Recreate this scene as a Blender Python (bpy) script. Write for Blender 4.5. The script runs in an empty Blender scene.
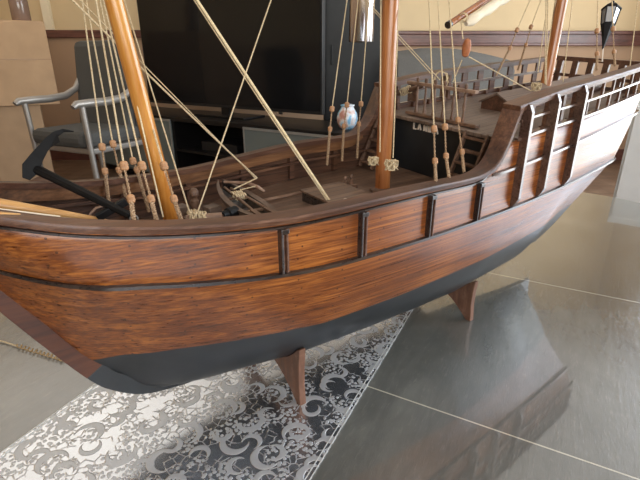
import bpy, bmesh, math, random
from mathutils import Vector, Matrix
random.seed(7)
scn = bpy.context.scene
COL = scn.collection
PI = math.pi
# ------------------------------------------------------------ camera
F = 462.0; PITCH = math.radians(21.3); H = 0.42; TZ = 0.45      # eye height over the table top, table height
FW = Vector((0, math.cos(PITCH), -math.sin(PITCH))); UP = Vector((0, math.sin(PITCH), math.cos(PITCH))); RT = Vector((1, 0, 0))
EYE = Vector((0, 0, H))                                            # measured from the table top
def ray(u, v): return FW + RT * ((u - 320) / F) - UP * ((v - 240) / F)
def on_z(u, v, z=0.0):
    r = ray(u, v); return EYE + r * ((z - H) / r.z)
def on_y(u, v, Y):
    r = ray(u, v); return EYE + r * (Y / r.y)
cd = bpy.data.cameras.new('camera'); cam = bpy.data.objects.new('camera', cd); COL.objects.link(cam)
cd.sensor_width = 36; cd.lens = F / 640 * 36; cd.clip_start = 0.02; cd.clip_end = 100
cam.location = (0, 0, H + TZ); cam.rotation_euler = (PI / 2 - PITCH, 0, 0)
scn.camera = cam
# ship frame: s along the keel towards the stern, t towards the viewer's side, z over the table
SO = Vector((-0.07370372, 0.54825449, 0)); A0 = math.radians(36.4951)
AX = Vector((math.cos(A0), math.sin(A0), 0)); LT = Vector((AX.y, -AX.x, 0)); SH = 0.07
TW = [(-.25, -.09), (-.156, -.08), (0, -.05), (.155, .035), (.27, .055), (.31, .07)]      # the old model is slightly twisted: its far side sits lower forward
def P(s, t, z):
    if t >= 0: return Vector((s, -t, z - SH * t))
    k = TW[0][1]
    for (a, b), (c, d) in zip(TW, TW[1:]):
        if s > a: k = b + (d - b) * min(1, (s - a) / (c - a))
    return Vector((s, -t, z - k * t))
def to_ship(p):
    d = p - SO; return Vector((d.dot(AX), -d.dot(LT), p.z))
def at_t(u, v, t):            # point of the ship's lengthwise plane at side distance t
    r = ray(u, v); c = EYE - SO; k = (t - c.dot(LT)) / r.dot(LT); return to_ship(EYE + r * k)
def at_s(u, v, s):
    r = ray(u, v); c = EYE - SO; k = (s - c.dot(AX)) / r.dot(AX); return to_ship(EYE + r * k)
def at_h(u, v, z): return to_ship(on_z(u, v, z))
def at_d(u, v, D): return to_ship(EYE + ray(u, v) * D)

# ------------------------------------------------------------ mesh helpers
class MB:
    def __init__(self): self.v = []; self.f = []; self.m = []
    def add(self, vs, fs, mi=0):
        b = len(self.v); self.v += [tuple(x) for x in vs]
        self.f += [tuple(b + i for i in f) for f in fs]; self.m += [mi] * len(fs)
    def box(self, c, sz, rz=0, mi=0, R=None):
        M = R if R is not None else Matrix.Rotation(rz, 3, 'Z')
        c = Vector(c); vs = []
        for x in (-1, 1):
            for y in (-1, 1):
                for z in (-1, 1): vs.append(c + M @ Vector((x * sz[0] / 2, y * sz[1] / 2, z * sz[2] / 2)))
        self.add(vs, [(0, 1, 3, 2), (4, 6, 7, 5), (0, 4, 5, 1), (2, 3, 7, 6), (0, 2, 6, 4), (1, 5, 7, 3)], mi)
    def bar(self, a, b, w, h, up=Vector((0, 0, 1)), mi=0):
        a = Vector(a); b = Vector(b); d = (b - a).normalized(); sd = d.cross(up).normalized(); u2 = sd.cross(d)
        M = Matrix((d, sd, u2)).transposed(); self.box((a + b) / 2, ((b - a).length, w, h), R=M, mi=mi)
    def tube(self, pts, r, n=8, mi=0, caps=True):
        pts = [Vector(p) for p in pts]; k = len(pts); rs = r if isinstance(r, (list, tuple)) else [r] * k
        ref = None; rings = []; b = len(self.v)
        for i, p in enumerate(pts):
            d = (pts[min(i + 1, k - 1)] - pts[max(i - 1, 0)]).normalized()
            if ref is None: ref = d.orthogonal().normalized()
            ref = (ref - d * ref.dot(d)); ref = ref.normalized() if ref.length > 1e-6 else d.orthogonal().normalized()
            w = d.cross(ref)
            for j in range(n):
                a = 2 * PI * j / n; self.v.append(tuple(p + (ref * math.cos(a) + w * math.sin(a)) * rs[i]))
        for i in range(k - 1):
            for j in range(n):
                self.f.append((b + i * n + j, b + i * n + (j + 1) % n, b + (i + 1) * n + (j + 1) % n, b + (i + 1) * n + j)); self.m.append(mi)
        if caps:
            self.f.append(tuple(b + j for j in reversed(range(n)))); self.m.append(mi)
            self.f.append(tuple(b + (k - 1) * n + j for j in range(n))); self.m.append(mi)
    def lathe(self, prof, n=20, c=(0, 0, 0), mi=0, M=None):
        b = len(self.v); c = Vector(c)
        for r, z in prof:
            for j in range(n):
                a = 2 * PI * j / n; q = Vector((r * math.cos(a), r * math.sin(a), z))
                if M is not None: q = M @ q
                self.v.append(tuple(c + q))
        for i in range(len(prof) - 1):
            for j in range(n):
                self.f.append((b + i * n + j, b + i * n + (j + 1) % n, b + (i + 1) * n + (j + 1) % n, b + (i + 1) * n + j)); self.m.append(mi)
        self.f.append(tuple(b + j for j in reversed(range(n)))); self.m.append(mi)
        self.f.append(tuple(b + (len(prof) - 1) * n + j for j in range(n))); self.m.append(mi)
    def sweep(self, rings, closed=True, caps=True, mi=0):
        n = len(rings[0]); b = len(self.v)
        for r in rings: self.v += [tuple(x) for x in r]
        for i in range(len(rings) - 1):
            for j in range(n if closed else n - 1):
                self.f.append((b + i * n + j, b + i * n + (j + 1) % n, b + (i + 1) * n + (j + 1) % n, b + (i + 1) * n + j)); self.m.append(mi)
        if caps and closed:
            self.f.append(tuple(b + j for j in reversed(range(n)))); self.m.append(mi)
            self.f.append(tuple(b + (len(rings) - 1) * n + j for j in range(n))); self.m.append(mi)
    def build(self, name, mats, parent=None, smooth=False, bevel=0, loc=None, angle=35):
        me = bpy.data.meshes.new(name); me.from_pydata(self.v, [], self.f)
        if not isinstance(mats, (list, tuple)): mats = [mats]
        for m in mats: me.materials.append(m)
        for p, mi in zip(me.polygons, self.m): p.material_index = mi
        bm = bmesh.new(); bm.from_mesh(me)
        bmesh.ops.remove_doubles(bm, verts=bm.verts, dist=1e-6)
        bmesh.ops.recalc_face_normals(bm, faces=bm.faces)
        bm.to_mesh(me); bm.free()
        if smooth:
            for p in me.polygons: p.use_smooth = True
            try: me.set_sharp_from_angle(angle=math.radians(angle))
            except Exception: pass
        o = bpy.data.objects.new(name, me); COL.objects.link(o)
        if parent: o.parent = parent
        if loc is not None: o.location = loc
        if bevel:
            b = o.modifiers.new('bevel', 'BEVEL'); b.width = bevel; b.segments = 2; b.limit_method = 'ANGLE'; b.angle_limit = math.radians(40)
        return o
def tag(o, label=None, cat=None, group=None, kind=None):
    if label: o['label'] = label
    if cat: o['category'] = cat
    if group: o['group'] = group
    if kind: o['kind'] = kind
    return o
def empty(name, loc, rz=0):
    o = bpy.data.objects.new(name, None); COL.objects.link(o); o.location = loc; o.rotation_euler = (0, 0, rz); o.empty_display_size = .05; return o
def interp(tab, x):
    if x <= tab[0][0]: return tab[0][1]
    for (a, b), (c, d) in zip(tab, tab[1:]):
        if x <= c: return b + (d - b) * (x - a) / (c - a)
    return tab[-1][1]
def smoothtab(tab, n=4):           # Catmull-Rom refinement of a table
    out = []
    for i in range(len(tab) - 1):
        p0 = tab[max(i - 1, 0)]; p1 = tab[i]; p2 = tab[i + 1]; p3 = tab[min(i + 2, len(tab) - 1)]
        m1 = (p2[1] - p0[1]) / (p2[0] - p0[0]); m2 = (p3[1] - p1[1]) / (p3[0] - p1[0]); h = p2[0] - p1[0]
        for k in range(n):
            t = k / n; out.append((p1[0] + h * t, (2*t**3-3*t*t+1)*p1[1] + (t**3-2*t*t+t)*h*m1 + (-2*t**3+3*t*t)*p2[1] + (t**3-t*t)*h*m2))
    out.append(tab[-1]); return out

# ------------------------------------------------------------ materials
class NT:
    def __init__(self, name):
        self.mat = bpy.data.materials.new(name); self.mat.use_nodes = True
        self.t = self.mat.node_tree; self.t.nodes.clear()
        self.out = self.n('ShaderNodeOutputMaterial'); self.b = self.n('ShaderNodeBsdfPrincipled')
        self.l(self.b.outputs[0], self.out.inputs[0])
    def n(self, ty, **kw):
        x = self.t.nodes.new(ty)
        for k, v in kw.items(): setattr(x, k, v)
        return x
    def l(self, a, b): self.t.links.new(a, b)
    def put(self, sock, v):
        if hasattr(v, 'links'): self.l(v, sock)
        else: sock.default_value = v
    def math(self, op, a, b=0.0, c=None, clamp=False):
        x = self.n('ShaderNodeMath', operation=op, use_clamp=clamp); self.put(x.inputs[0], a); self.put(x.inputs[1], b)
        if c is not None: self.put(x.inputs[2], c)
        return x.outputs[0]
    def mix(self, f, a, b, ty='MIX'):
        x = self.n('ShaderNodeMix', data_type='RGBA', blend_type=ty); self.put(x.inputs[0], f)
        self.put(x.inputs[6], a if hasattr(a, 'links') else (*a, 1)); self.put(x.inputs[7], b if hasattr(b, 'links') else (*b, 1)); return x.outputs[2]
    def coord(self, kind='Object', scale=(1, 1, 1), rot=(0, 0, 0), loc=(0, 0, 0)):
        c = self.n('ShaderNodeTexCoord'); m = self.n('ShaderNodeMapping'); self.l(c.outputs[kind], m.inputs[0])
        m.inputs['Scale'].default_value = scale; m.inputs['Rotation'].default_value = rot; m.inputs['Location'].default_value = loc
        return m.outputs[0]
    def noise(self, vec, scale=5, detail=4, rough=.5, dist=0):
        x = self.n('ShaderNodeTexNoise'); self.l(vec, x.inputs['Vector']); x.inputs['Scale'].default_value = scale
        x.inputs['Detail'].default_value = detail; x.inputs['Roughness'].default_value = rough; x.inputs['Distortion'].default_value = dist
        return x.outputs[0]
    def ramp(self, f, stops):
        x = self.n('ShaderNodeValToRGB'); self.l(f, x.inputs[0]); e = x.color_ramp.elements
        while len(e) < len(stops): e.new(.5)
        for k, (p, c) in zip(e, stops): k.position = p; k.color = (*c, 1) if len(c) == 3 else c
        return x.outputs[0]
    def rng(self, f, a, b, c=0.0, d=1.0):
        x = self.n('ShaderNodeMapRange'); self.l(f, x.inputs[0]); 
        for i, v in enumerate((a, b, c, d)): x.inputs[i + 1].default_value = v
        return x.outputs[0]
    def bump(self, h, strength=.3, dist=.001):
        x = self.n('ShaderNodeBump'); x.inputs['Strength'].default_value = strength; x.inputs['Distance'].default_value = dist
        self.l(h, x.inputs['Height']); self.l(x.outputs[0], self.b.inputs['Normal']); return x
    def set(self, **kw):
        for k, v in kw.items(): self.put(self.b.inputs[k.replace('_', ' ')], v)
        return self.mat
def plain(name, col, rough=.5, metal=0, noise=.08, scale=20, bump=0, **kw):
    t = NT(name); v = t.coord(); n = t.noise(v, scale, 4)
    lo = tuple(c * (1 - noise) for c in col); hi = tuple(min(1, c * (1 + noise)) for c in col)
    t.set(Base_Color=t.ramp(n, [(.3, lo), (.7, hi)]), Roughness=rough, Metallic=metal, **kw)
    if bump: t.bump(n, bump)
    return t.mat
def wood(name, dark, mid, light, rough=.4, grain=(5, 60, 90), scale=1.0, planks=None, nails=False, coat=0.0, bump=.25, streak=.5, wear=None):
    t = NT(name); v = t.coord(scale=grain)
    n1 = t.noise(v, scale, 7, .62, .8)
    v2 = t.coord(scale=(grain[0] * 3, grain[1] * 5, grain[2] * 5)); n2 = t.noise(v2, scale, 5, .6, .3)
    v3 = t.coord(scale=(9, 9, 9)); n3 = t.noise(v3, 1, 3)
    f = t.math('ADD', t.math('MULTIPLY', n1, 1 - streak), t.math('MULTIPLY', n2, streak))
    f = t.math('ADD', f, t.math('MULTIPLY', t.math('SUBTRACT', n3, .5), .35))
    c = t.ramp(f, [(.33, dark), (.5, mid), (.66, light)])
    h = n2
    if planks or nails:
        sep = t.n('ShaderNodeSeparateXYZ'); t.l(t.coord(), sep.inputs[0])
    if planks:                        # (axis index, width, line)
        ax, w, ln = planks
        fr = t.math('FRACT', t.math('DIVIDE', sep.outputs[ax], w)); ed = t.math('LESS_THAN', fr, ln)
        ids = t.math('FLOOR', t.math('DIVIDE', sep.outputs[ax], w)); wn = t.n('ShaderNodeTexWhiteNoise', noise_dimensions='1D'); t.l(ids, wn.inputs['W'])
        c = t.mix(t.math('MULTIPLY', wn.outputs[0], .35), c, dark); c = t.mix(t.math('MULTIPLY', ed, .8), c, tuple(x * .3 for x in dark))
    if nails:                         # dark treenail heads in paired columns over the strakes
        z = t.math('ADD', sep.outputs[2], t.math('MULTIPLY', sep.outputs[1], -SH))
        iz = t.math('FLOOR', t.math('DIVIDE', z, .0125))
        off = t.math('MULTIPLY', t.math('FRACT', t.math('MULTIPLY', iz, .5)), .012)
        wob = t.math('MULTIPLY', t.math('SINE', t.math('MULTIPLY', iz, 7.3)), .0015)
        x = t.math('ADD', t.math('ADD', sep.outputs[0], off), wob)
        fx = t.math('MULTIPLY', t.math('SUBTRACT', t.math('FRACT', t.math('DIVIDE', x, .052)), .5), .052)
        fz = t.math('MULTIPLY', t.math('SUBTRACT', t.math('FRACT', t.math('DIVIDE', z, .0125)), .5), .0125)
        d = t.math('SQRT', t.math('ADD', t.math('MULTIPLY', fx, fx), t.math('MULTIPLY', fz, fz)))
        dot = t.math('LESS_THAN', d, .0011)
        c = t.mix(t.math('MULTIPLY', dot, .75), c, (.03, .01, .005))
        ed = t.math('LESS_THAN', t.math('ABSOLUTE', fz), .0002); ed2 = t.math('GREATER_THAN', t.math('ABSOLUTE', fz), .006)
        c = t.mix(t.math('MULTIPLY', ed2, .35), c, dark)
    if wear:
        wv = t.noise(t.coord(scale=(14, 50, 50)), 1, 6, .7); c = t.mix(t.rng(wv, .55, .75), c, wear)
    t.set(Base_Color=c, Roughness=t.rng(n2, .3, .7, rough * .8, rough * 1.25), Coat_Weight=coat, Coat_Roughness=.22)
    t.bump(h, bump, .0006); return t.mat
M = {}
M['hull'] = wood('varnished_hull_wood', (.045, .012, .004), (.19, .052, .010), (.43, .145, .026), .32, (1.5, 36, 100), nails=True, coat=.3, bump=.6, streak=.55)
M['black'] = plain('black_hull_paint', (.022, .026, .03), .36, noise=.2, scale=30, bump=.15, Coat_Weight=.15)
M['stem'] = wood('reddish_stem_wood', (.035, .012, .006), (.085, .028, .014), (.14, .05, .024), .42, (6, 60, 60))
M['cap'] = wood('dark_rail_wood', (.035, .014, .008), (.09, .037, .02), (.17, .08, .043), .45, (4, 60, 60), coat=.08)
M['clamp'] = wood('warm_brown_clamp_wood', (.05, .02, .008), (.14, .06, .024), (.24, .115, .05), .4, (4, 60, 60), coat=.2)
M['boatwood'] = wood('grey_brown_boat_wood', (.06, .035, .025), (.12, .075, .052), (.2, .13, .095), .5, (10, 40, 40))
M['varn'] = wood('varnished_dark_timber', (.035, .018, .014), (.08, .042, .03), (.15, .085, .06), .3, (4, 60, 60), coat=1.0)
M['edge'] = wood('blackened_molding_wood', (.008, .006, .006), (.022, .014, .012), (.06, .04, .03), .3, (8, 60, 60), coat=.4, bump=.5)
M['inner'] = wood('brown_inner_planking', (.03, .012, .007), (.085, .036, .018), (.17, .08, .04), .5, (5, 30, 60), planks=(2, .014, .07))
M['deck'] = wood('brown_deck_planking', (.07, .038, .024), (.165, .095, .06), (.26, .165, .11), .42, (5, 50, 30), planks=(1, .0135, .08), coat=.1)
M['poopdeck'] = wood('grey_brown_deck_planking', (.09, .06, .045), (.19, .13, .095), (.28, .2, .15), .5, (5, 50, 30), planks=(1, .0135, .06))
M['mast'] = wood('orange_mast_wood', (.26, .085, .014), (.45, .17, .028), (.57, .26, .055), .24, (40, 40, 3), coat=.5, bump=.1)
M['mast2'] = wood('reddish_mast_wood', (.2, .06, .018), (.37, .13, .038), (.48, .2, .07), .3, (40, 40, 3), coat=.4, bump=.1)
M['spar'] = wood('pale_spar_wood', (.45, .22, .07), (.6, .32, .11), (.7, .42, .18), .4, (4, 50, 50), coat=.2)
M['cradle'] = wood('brown_cradle_wood', (.06, .025, .015), (.14, .065, .038), (.24, .12, .075), .5, (40, 40, 6), wear=(.26, .15, .1))
M['dark'] = plain('dark_bulkhead_paint', (.012, .013, .014), .45, noise=.4)
M['iron'] = plain('black_iron_paint', (.005, .005, .0055), .6, Specular_IOR_Level=.25, noise=.3, scale=60, bump=.3)
M['letter'] = plain('cream_letters', (.65, .55, .45), .6)
M['brownwood'] = wood('brown_fitting_wood', (.06, .03, .018), (.14, .075, .045), (.24, .14, .09), .5, (20, 20, 20))
M['tanwood'] = wood('tan_fitting_wood', (.13, .07, .04), (.25, .15, .1), (.38, .25, .17), .5, (15, 15, 15))
def rope_mat(name, a, b):
    t = NT(name); w = t.noise(t.coord(scale=(1, 1, 1)), 900, 3); t.set(Base_Color=t.ramp(w, [(.35, a), (.65, b)]), Roughness=.85)
    t.bump(w, .6, .0005); return t.mat
M['rope'] = rope_mat('beige_rope', (.40, .29, .16), (.74, .60, .39))
M['lanyard'] = rope_mat('brown_lanyard_rope', (.2, .11, .055), (.55, .38, .23))
M['ropelight'] = rope_mat('pale_thick_rope', (.6, .46, .26), (.9, .76, .5))
M['deadeye'] = plain('terracotta_deadeye_wood', (.40, .14, .055), .5, noise=.25, scale=150, bump=.2)
M['deadpale'] = plain('tan_deadeye_wood', (.42, .22, .105), .55, noise=.25, scale=150, bump=.2)
M['sail'] = plain('cream_sail_cloth', (.78, .68, .52), .8, noise=.1, scale=60, bump=.4)
# ------------------------------------------------------------ SHIP form
rail = smoothtab([(-.345, .330), (-.31, .322), (-.264, .3145), (-.228, .3065), (-.18, .299), (-.125, .2935), (-.05, .290), (.017, .2915), (.07, .293), (.148, .2935), (.23, .2925), (.258, .296), (.275, .304), (.288, .318), (.30, .340), (.311, .364)], 6)
poop = smoothtab([(.311, .3735), (.422, .389), (.558, .401), (.74, .416), (.90, .430)], 6)
capz = rail + [(.3165, .3725), (.322, .3745)] + [q for q in poop if q[0] > .325]
wale = smoothtab([(-.33, .268), (-.31, .262), (-.274, .2535), (-.236, .2475), (-.186, .244), (-.129, .237), (-.073, .232), (-.007, .229), (.104, .229), (.214, .2295), (.359, .232), (.485, .237), (.6, .243), (.708, .250), (.9, .268)], 6)
m2 = smoothtab([(.313, .327), (.368, .335), (.516, .345), (.65, .356), (.784, .368), (.9, .379)], 6)
m1 = smoothtab([(.27, .288), (.382, .2955), (.477, .303), (.604, .315), (.813, .334), (.9, .343)], 6)
m3 = smoothtab([(.313, .350), (.361, .357), (.505, .367), (.767, .389), (.9, .400)], 6)
brth = smoothtab([(-.345, 0), (-.33, .027), (-.30, .05), (-.25, .076), (-.2, .095), (-.1, .119), (0, .135), (.1, .14), (.2, .14), (.3, .137), (.45, .13), (.6, .12), (.8, .10), (.95, .082)], 6)
stemz = smoothtab([(-.36, .345), (-.33, .30), (-.31, .258), (-.282, .201), (-.244, .132), (-.216, .087), (-.197, .069), (-.174, .054), (-.14, .046), (-.1, .043), (.2, .043), (.5, .043), (.66, .046)], 5)
def B(s): return max(interp(brth, s), 0)
def zk(s): return interp(stemz, s) + interp([(-.33, .014), (-.25, .020), (-.2, .014), (-.15, .003), (-.1, 0)], s)
def mshape(s): return interp([(-.19, 0), (-.157, .28), (-.078, .58), (.014, .84), (.137, .93), (.3, 1), (.5, .8), (.58, .5), (.68, .3), (.75, .1), (.8, 0)], s)
def Hh(s):
    w = interp([(-.31, 1), (-.2, 0)], s); return interp(wale, s) + w * (interp(capz, s) - .004 - interp(wale, s))
def half(s, z):
    k = zk(s); h = Hh(s)
    if z <= k: return 0.0
    u = min((z - k) / max(h - k, 1e-4), 1); m = mshape(s)
    return B(s) * ((1 - m) * u ** 1.2 + m * math.sqrt(max(0, 1 - (1 - u) ** 2)))
def ztop(s): return min(interp(capz, s) - .003, interp(m2, s)) if s > .305 else interp(capz, s) - .003
def zwl(s): return max(interp([(-.25, .118), (-.216, .121), (-.15, .1385), (0, .1415), (.13, .147), (.3, .154), (.5, .158), (.6, .160)], s), zk(s))
def s_end(r): return interp([(0, .645), (1, .665), (2, .712), (2.45, .765), (3, .80)], r)
rows = [0, .04, .1, .2, .32, .45, .6, .8, 1, 1.2, 1.4, 1.6, 1.8, 2, 2.25, 2.5, 2.75, 3]
avals = sorted(set([i / 90 for i in range(91)] + [i / 300 for i in range(40)] + [(x + .345) / 1.145 for x in (.285, .29, .295, .3, .305, .31, .315, .32, .325)]))
def zrow(s, r):
    k, w, l, t = zk(s), interp(wale, s), zwl(s), ztop(s)
    w = max(w, l + .0005) if w > k else k; l = min(l, w)
    t = max(t, w)
    if r <= 1: return k + (l - k) * r
    if r <= 2: return l + (w - l) * (r - 1)
    return w + (t - w) * (r - 2)
def hull_pt(a, r, side, off=0):
    e = s_end(r); s = -.345 + a * (e + .345); z = zrow(s, r); return P(s, side * max(half(s, z) + off, 0.0), z)
ship = empty('model_ship', (SO.x, SO.y, TZ), A0)
tag(ship, 'wooden model sailing ship with black bottom, varnished sides and rope rigging on the glossy table', 'model ship')
hb = MB(); nr = len(rows)
for side in (1, -1):
    b0 = len(hb.v)
    for a in avals:
        for r in rows: hb.v.append(tuple(hull_pt(a, r, side)))
    for i in range(len(avals) - 1):
        for j in range(nr - 1):
            q = (b0 + i * nr + j, b0 + i * nr + j + 1, b0 + (i + 1) * nr + j + 1, b0 + (i + 1) * nr + j)
            hb.f.append(q); hb.m.append(1 if rows[j] < .99 else 0)
# transom closing the stern
for j in range(nr - 1):
    a1 = hull_pt(1, rows[j], 1); a2 = hull_pt(1, rows[j + 1], 1); b1 = hull_pt(1, rows[j], -1); b2 = hull_pt(1, rows[j + 1], -1)
    hb.add([a1, a2, b2, b1], [(0, 1, 2, 3)], 1 if rows[j] < .99 else 0)
hull = hb.build('hull', [M['hull'], M['black'], M['inner'], M['inner']], ship, smooth=True, angle=50)
sm = hull.modifiers.new('thickness', 'SOLIDIFY'); sm.thickness = .0035; sm.offset = -1
sm.material_offset = 2; sm.material_offset_rim = 2
# keel and stem
st = MB(); kl = MB()
pts = [(s, interp(stemz, s)) for s in [-.352, -.34, -.33, -.32, -.31, -.3, -.29, -.28, -.27, -.26, -.25, -.24, -.235, -.23, -.225]]
def rib(mb, pts, depth, w):
    rings = []
    for i, (s, z) in enumerate(pts):
        a = pts[max(i - 1, 0)]; c = pts[min(i + 1, len(pts) - 1)]; d = Vector((c[0] - a[0], c[1] - a[1])).normalized(); n = Vector((-d.y, d.x))
        if n.y < 0: n = -n
        q = Vector((s, z)); i2 = q + n * depth
        rings.append([P(q.x, -w, q.y), P(q.x, w, q.y), P(i2.x, w * 1.15, i2.y), P(i2.x, -w * 1.15, i2.y)])
    mb.sweep(rings)
rib(st, pts, .026, .0062); st.build('stem', M['stem'], ship, bevel=.001)
pts = [(s, interp(stemz, s)) for s in [-.225, -.216, -.21, -.2, -.19, -.18, -.17, -.16, -.15, -.14, -.12, -.1, 0, .1, .2, .3, .4, .5, .6, .66]]
rib(kl, pts, .022, .0062); kl.build('keel', M['black'], ship, bevel=.001)
r_ = MB(); r_.sweep([[P(s0, -.004, z), P(s0, .004, z), P(s0 + .03, .004, z), P(s0 + .03, -.004, z)] for s0, z in ((.655, .046), (.66, .1), (.69, .17), (.72, .225))])
r_.build('rudder', M['black'], ship, bevel=.001)

def strip(name, tabz, s0, s1, out, thick, mat, side, inn=0.0, dz=0.0, n=None, smooth=True, bev=0, taper=True):
    mb = MB(); n = n or max(8, int((s1 - s0) / .012)); rings = []
    for i in range(n + 1):
        s = s0 + (s1 - s0) * i / n; z = interp(tabz, s) + dz; h = half(s, min(z, ztop(s)) if tabz is not capz else z); h = B(s) if z > interp(wale, s) + .03 else h
        k = min(1, (s - s0 + .004) / .02, (s1 - s + .004) / .02) if taper else 1
        rings.append([P(s, side * (h - inn), z - thick / 2), P(s, side * (h + out * k), z - thick / 2 * .7), P(s, side * (h + out * k), z + thick / 2 * .7), P(s, side * (h - inn), z + thick / 2)])
    mb.sweep(rings); return mb.build(name, mat, ship, smooth=smooth, bevel=bev)
M['polish'] = M['cap']
for side in (1, -1):
    strip('wale', wale, -.29, .722, .0042, .0048, M['edge'], side, .002)
    strip('upper_wale', m1, .272, .80, .005, .0055, M['varn'], side, .002)
    strip('planksheer', m2, .322, .815, .004, .0055, M['varn'], side, .004)
    strip('middle_rail', m3, .328, .825, .001, .0045, M['varn'], side, .005)
    strip('rail_molding', [(a, b - .0098) for a, b in capz if a < .262], -.32, .26, .0028, .003, M['edge'], side, .002)
    # rail cap
    ss = [-.343 + i * .009 for i in range(65)]; ss = [s for s in ss if s < .24] + [.24 + i * .006 for i in range(6)] + [.276 + i * .003 for i in range(12)] + [.3125, .316, .319, .323, .33] + [.34 + i * .02 for i in range(25)]
    for part_ in (0, 1):
      tabs = (rail + [(.3172, .3725)]) if part_ == 0 else poop
      sq = [s for s in ss if s < .316] + [.3172] if part_ == 0 else [.3125] + [s for s in ss if s > .316]
      rings = []
      for i, s in enumerate(sq):
        tabx = tabs if part_ == 0 else [(.30, .3722)] + tabs
        z = interp(tabx, s); a, c = s - .002, min(s + .002, .3172) if part_ == 0 else s + .002; d = Vector((c - a, interp(tabx, c) - interp(tabx, a))).normalized(); nn = Vector((-d.y, d.x))
        w = interp([(-.343, .012), (-.3, .015), (-.1, .0155), (.22, .0145), (.3, .023), (.34, .024), (.5, .018), (.85, .014)], s); th = .0065 if s < .27 else .008
        lo = Vector((s, z)) - nn * th; h = B(s)
        rings.append([P(lo.x, side * max(h - w, 0), lo.y), P(lo.x, side * (h + .003), lo.y), P(s, side * (h + .0042), z - .002), P(s, side * (h + .003), z), P(s, side * max(h - w, 0), z)])
      mb = MB(); mb.sweep(rings); mb.build('rail_cap', M['cap'], ship, smooth=True, bevel=0, angle=40)
    # vertical posts on the waist bulwark
    for s in (-.049, .044, .149, .244):
        mb = MB(); z0 = interp(wale, s) + .003; z1 = interp(capz, s) - .010; h = B(s)
        for ds in (-.0032, .0022): mb.box(P(s + ds, side * (h + .003), (z0 + z1) / 2), (.0024, .008, z1 - z0), mi=0 if ds < 0 else 1)
        mb.box(P(s - .001, side * (h + .0015), (z0 + z1) / 2), (.004, .006, z1 - z0 - .004), mi=1)
        mb.box(P(s, side * (h + .003), z1 - .003), (.009, .0085, .005), mi=0)
        mb.build('bulwark_post', [M['edge'], M['cap']], ship, bevel=.0008)
    # heavy fender timbers on the aftercastle
    for s in (.333, .405, .49):
        mb = MB(); h = B(s); z1 = interp(capz, s) - .0015; z0 = interp(wale, s) + .002; rings = []
        for q in (0, .01, .03, .06, .1, .3, .6, .85, .93, .97, 1):
            z = z0 + (z1 - z0) * q; o = max(.0115 * math.sqrt(min(q, .1) / .1), .0015)
            if q > .93: o = .0115 - .005 * (q - .93) / .07
            rings.append([P(s - .0036, side * (h - .003), z), P(s - .0036, side * (h + o), z), P(s + .0036, side * (h + o), z), P(s + .0036, side * (h - .003), z)])
        mb.sweep(rings); mb.build('fender_timber', M['varn'], ship, bevel=.0008)
    # inner frames of the open aftercastle rail
    for s in (.36, .405, .45, .49):
        mb = MB(); h = B(s); z0 = interp(m2, s) - .002; z1 = interp(capz, s) - .007
        mb.box(P(s, side * (h - .006), (z0 + z1) / 2), (.007, .006, z1 - z0)); mb.build('rail_stanchion', M['cap'], ship)
    for k, s in enumerate((.53, .575, .62, .665, .71, .755)):
        for (ta, tb, ds) in ((m2, m3, .0), (m3, capz, .008)):
            mb = MB(); s2 = s + ds; h = B(s2); z0 = interp(ta, s2) + .0015; z1 = interp(tb, s2) - (.007 if tb is capz else .001)
            mb.box(P(s2, side * (h - .002), (z0 + z1) / 2), (.004 if side > 0 else .016, .004, z1 - z0)); mb.build('rail_baluster', M['cap'], ship)
    # bulwark frames inboard
    for s in [-.132 + .088 * i for i in range(5)]:
        zc = interp(capz, s) - .009; h = B(s) - .0065
        mb = MB(); mb.box(P(s, side * (h - .001), (zc + .238) / 2), (.008, .007, max(zc - .238, .01))); mb.build('bulwark_frame', M['inner'], ship)
    for s in [.36 + .04 * i for i in range(10)]:
        z0 = .325 + (s - .33) * .08; z1 = interp(m2, s) + .002; h = B(s) - .006
        if z1 - z0 > .004:
            mb = MB(); mb.box(P(s, side * (h - .001), (z0 + z1) / 2), (.007, .006, z1 - z0)); mb.build('castle_frame', M['cap'], ship)
    mb = MB(); rings = []
    for i in range(44):
        s = -.26 + i * .0125; h = B(s) - .004; z = interp(capz, s) - .006
        rings.append([P(s, side * h, z), P(s, side * (h - .0085), z), P(s, side * (h - .0085), z - .014), P(s, side * h, z - .014)])
    mb.sweep(rings); mb.build('rail_clamp', M['clamp'], ship)
    # inboard shelf strake
    mb = MB(); rings = []
    for i in range(40):
        s = -.24 + i * .0143; h = B(s) - .009; z = .262 if s > -.1 else .262 + (-.1 - s) * .12
        rings.append([P(s, side * h, z), P(s, side * (h - .007), z), P(s, side * (h - .007), z + .004), P(s, side * h, z + .004)])
    mb.sweep(rings); mb.build('shelf_strake', M['inner'], ship)
# taffrail across the stern
mb = MB(); zc = interp(capz, .815); h = B(.815)
rings = []
for i in range(13):
    q = -1 + 2 * i / 12; s = .812 + .012 * (1 - q * q); rings.append([P(s - .008, q * h, zc - .009), P(s + .008, q * h, zc - .009), P(s + .008, q * h, zc), P(s - .008, q * h, zc)])
mb.sweep(rings); mb.build('taffrail', M['cap'], ship, bevel=.001)
mb = MB(); z0 = .37; rings = []
for i in range(9):
    q = -1 + 2 * i / 8; s = .806 + .012 * (1 - q * q); rings.append([P(s - .004, q * h, z0 + .012), P(s + .004, q * h, z0 + .012), P(s + .004, q * h, z0 + .018), P(s - .004, q * h, z0 + .018)])
mb.sweep(rings); mb.build('stern_rail', M['cap'], ship)
for q in (-.8, -.48, -.16, .16, .48, .8):
    mb = MB(); s = .808 + .012 * (1 - q * q); mb.bar(P(s - .01, q * h, .352), P(s, q * h, zc - .006), .012, .008, up=Vector((1, 0, 0))); mb.build('stern_stanchion', M['cap'], ship)
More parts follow.
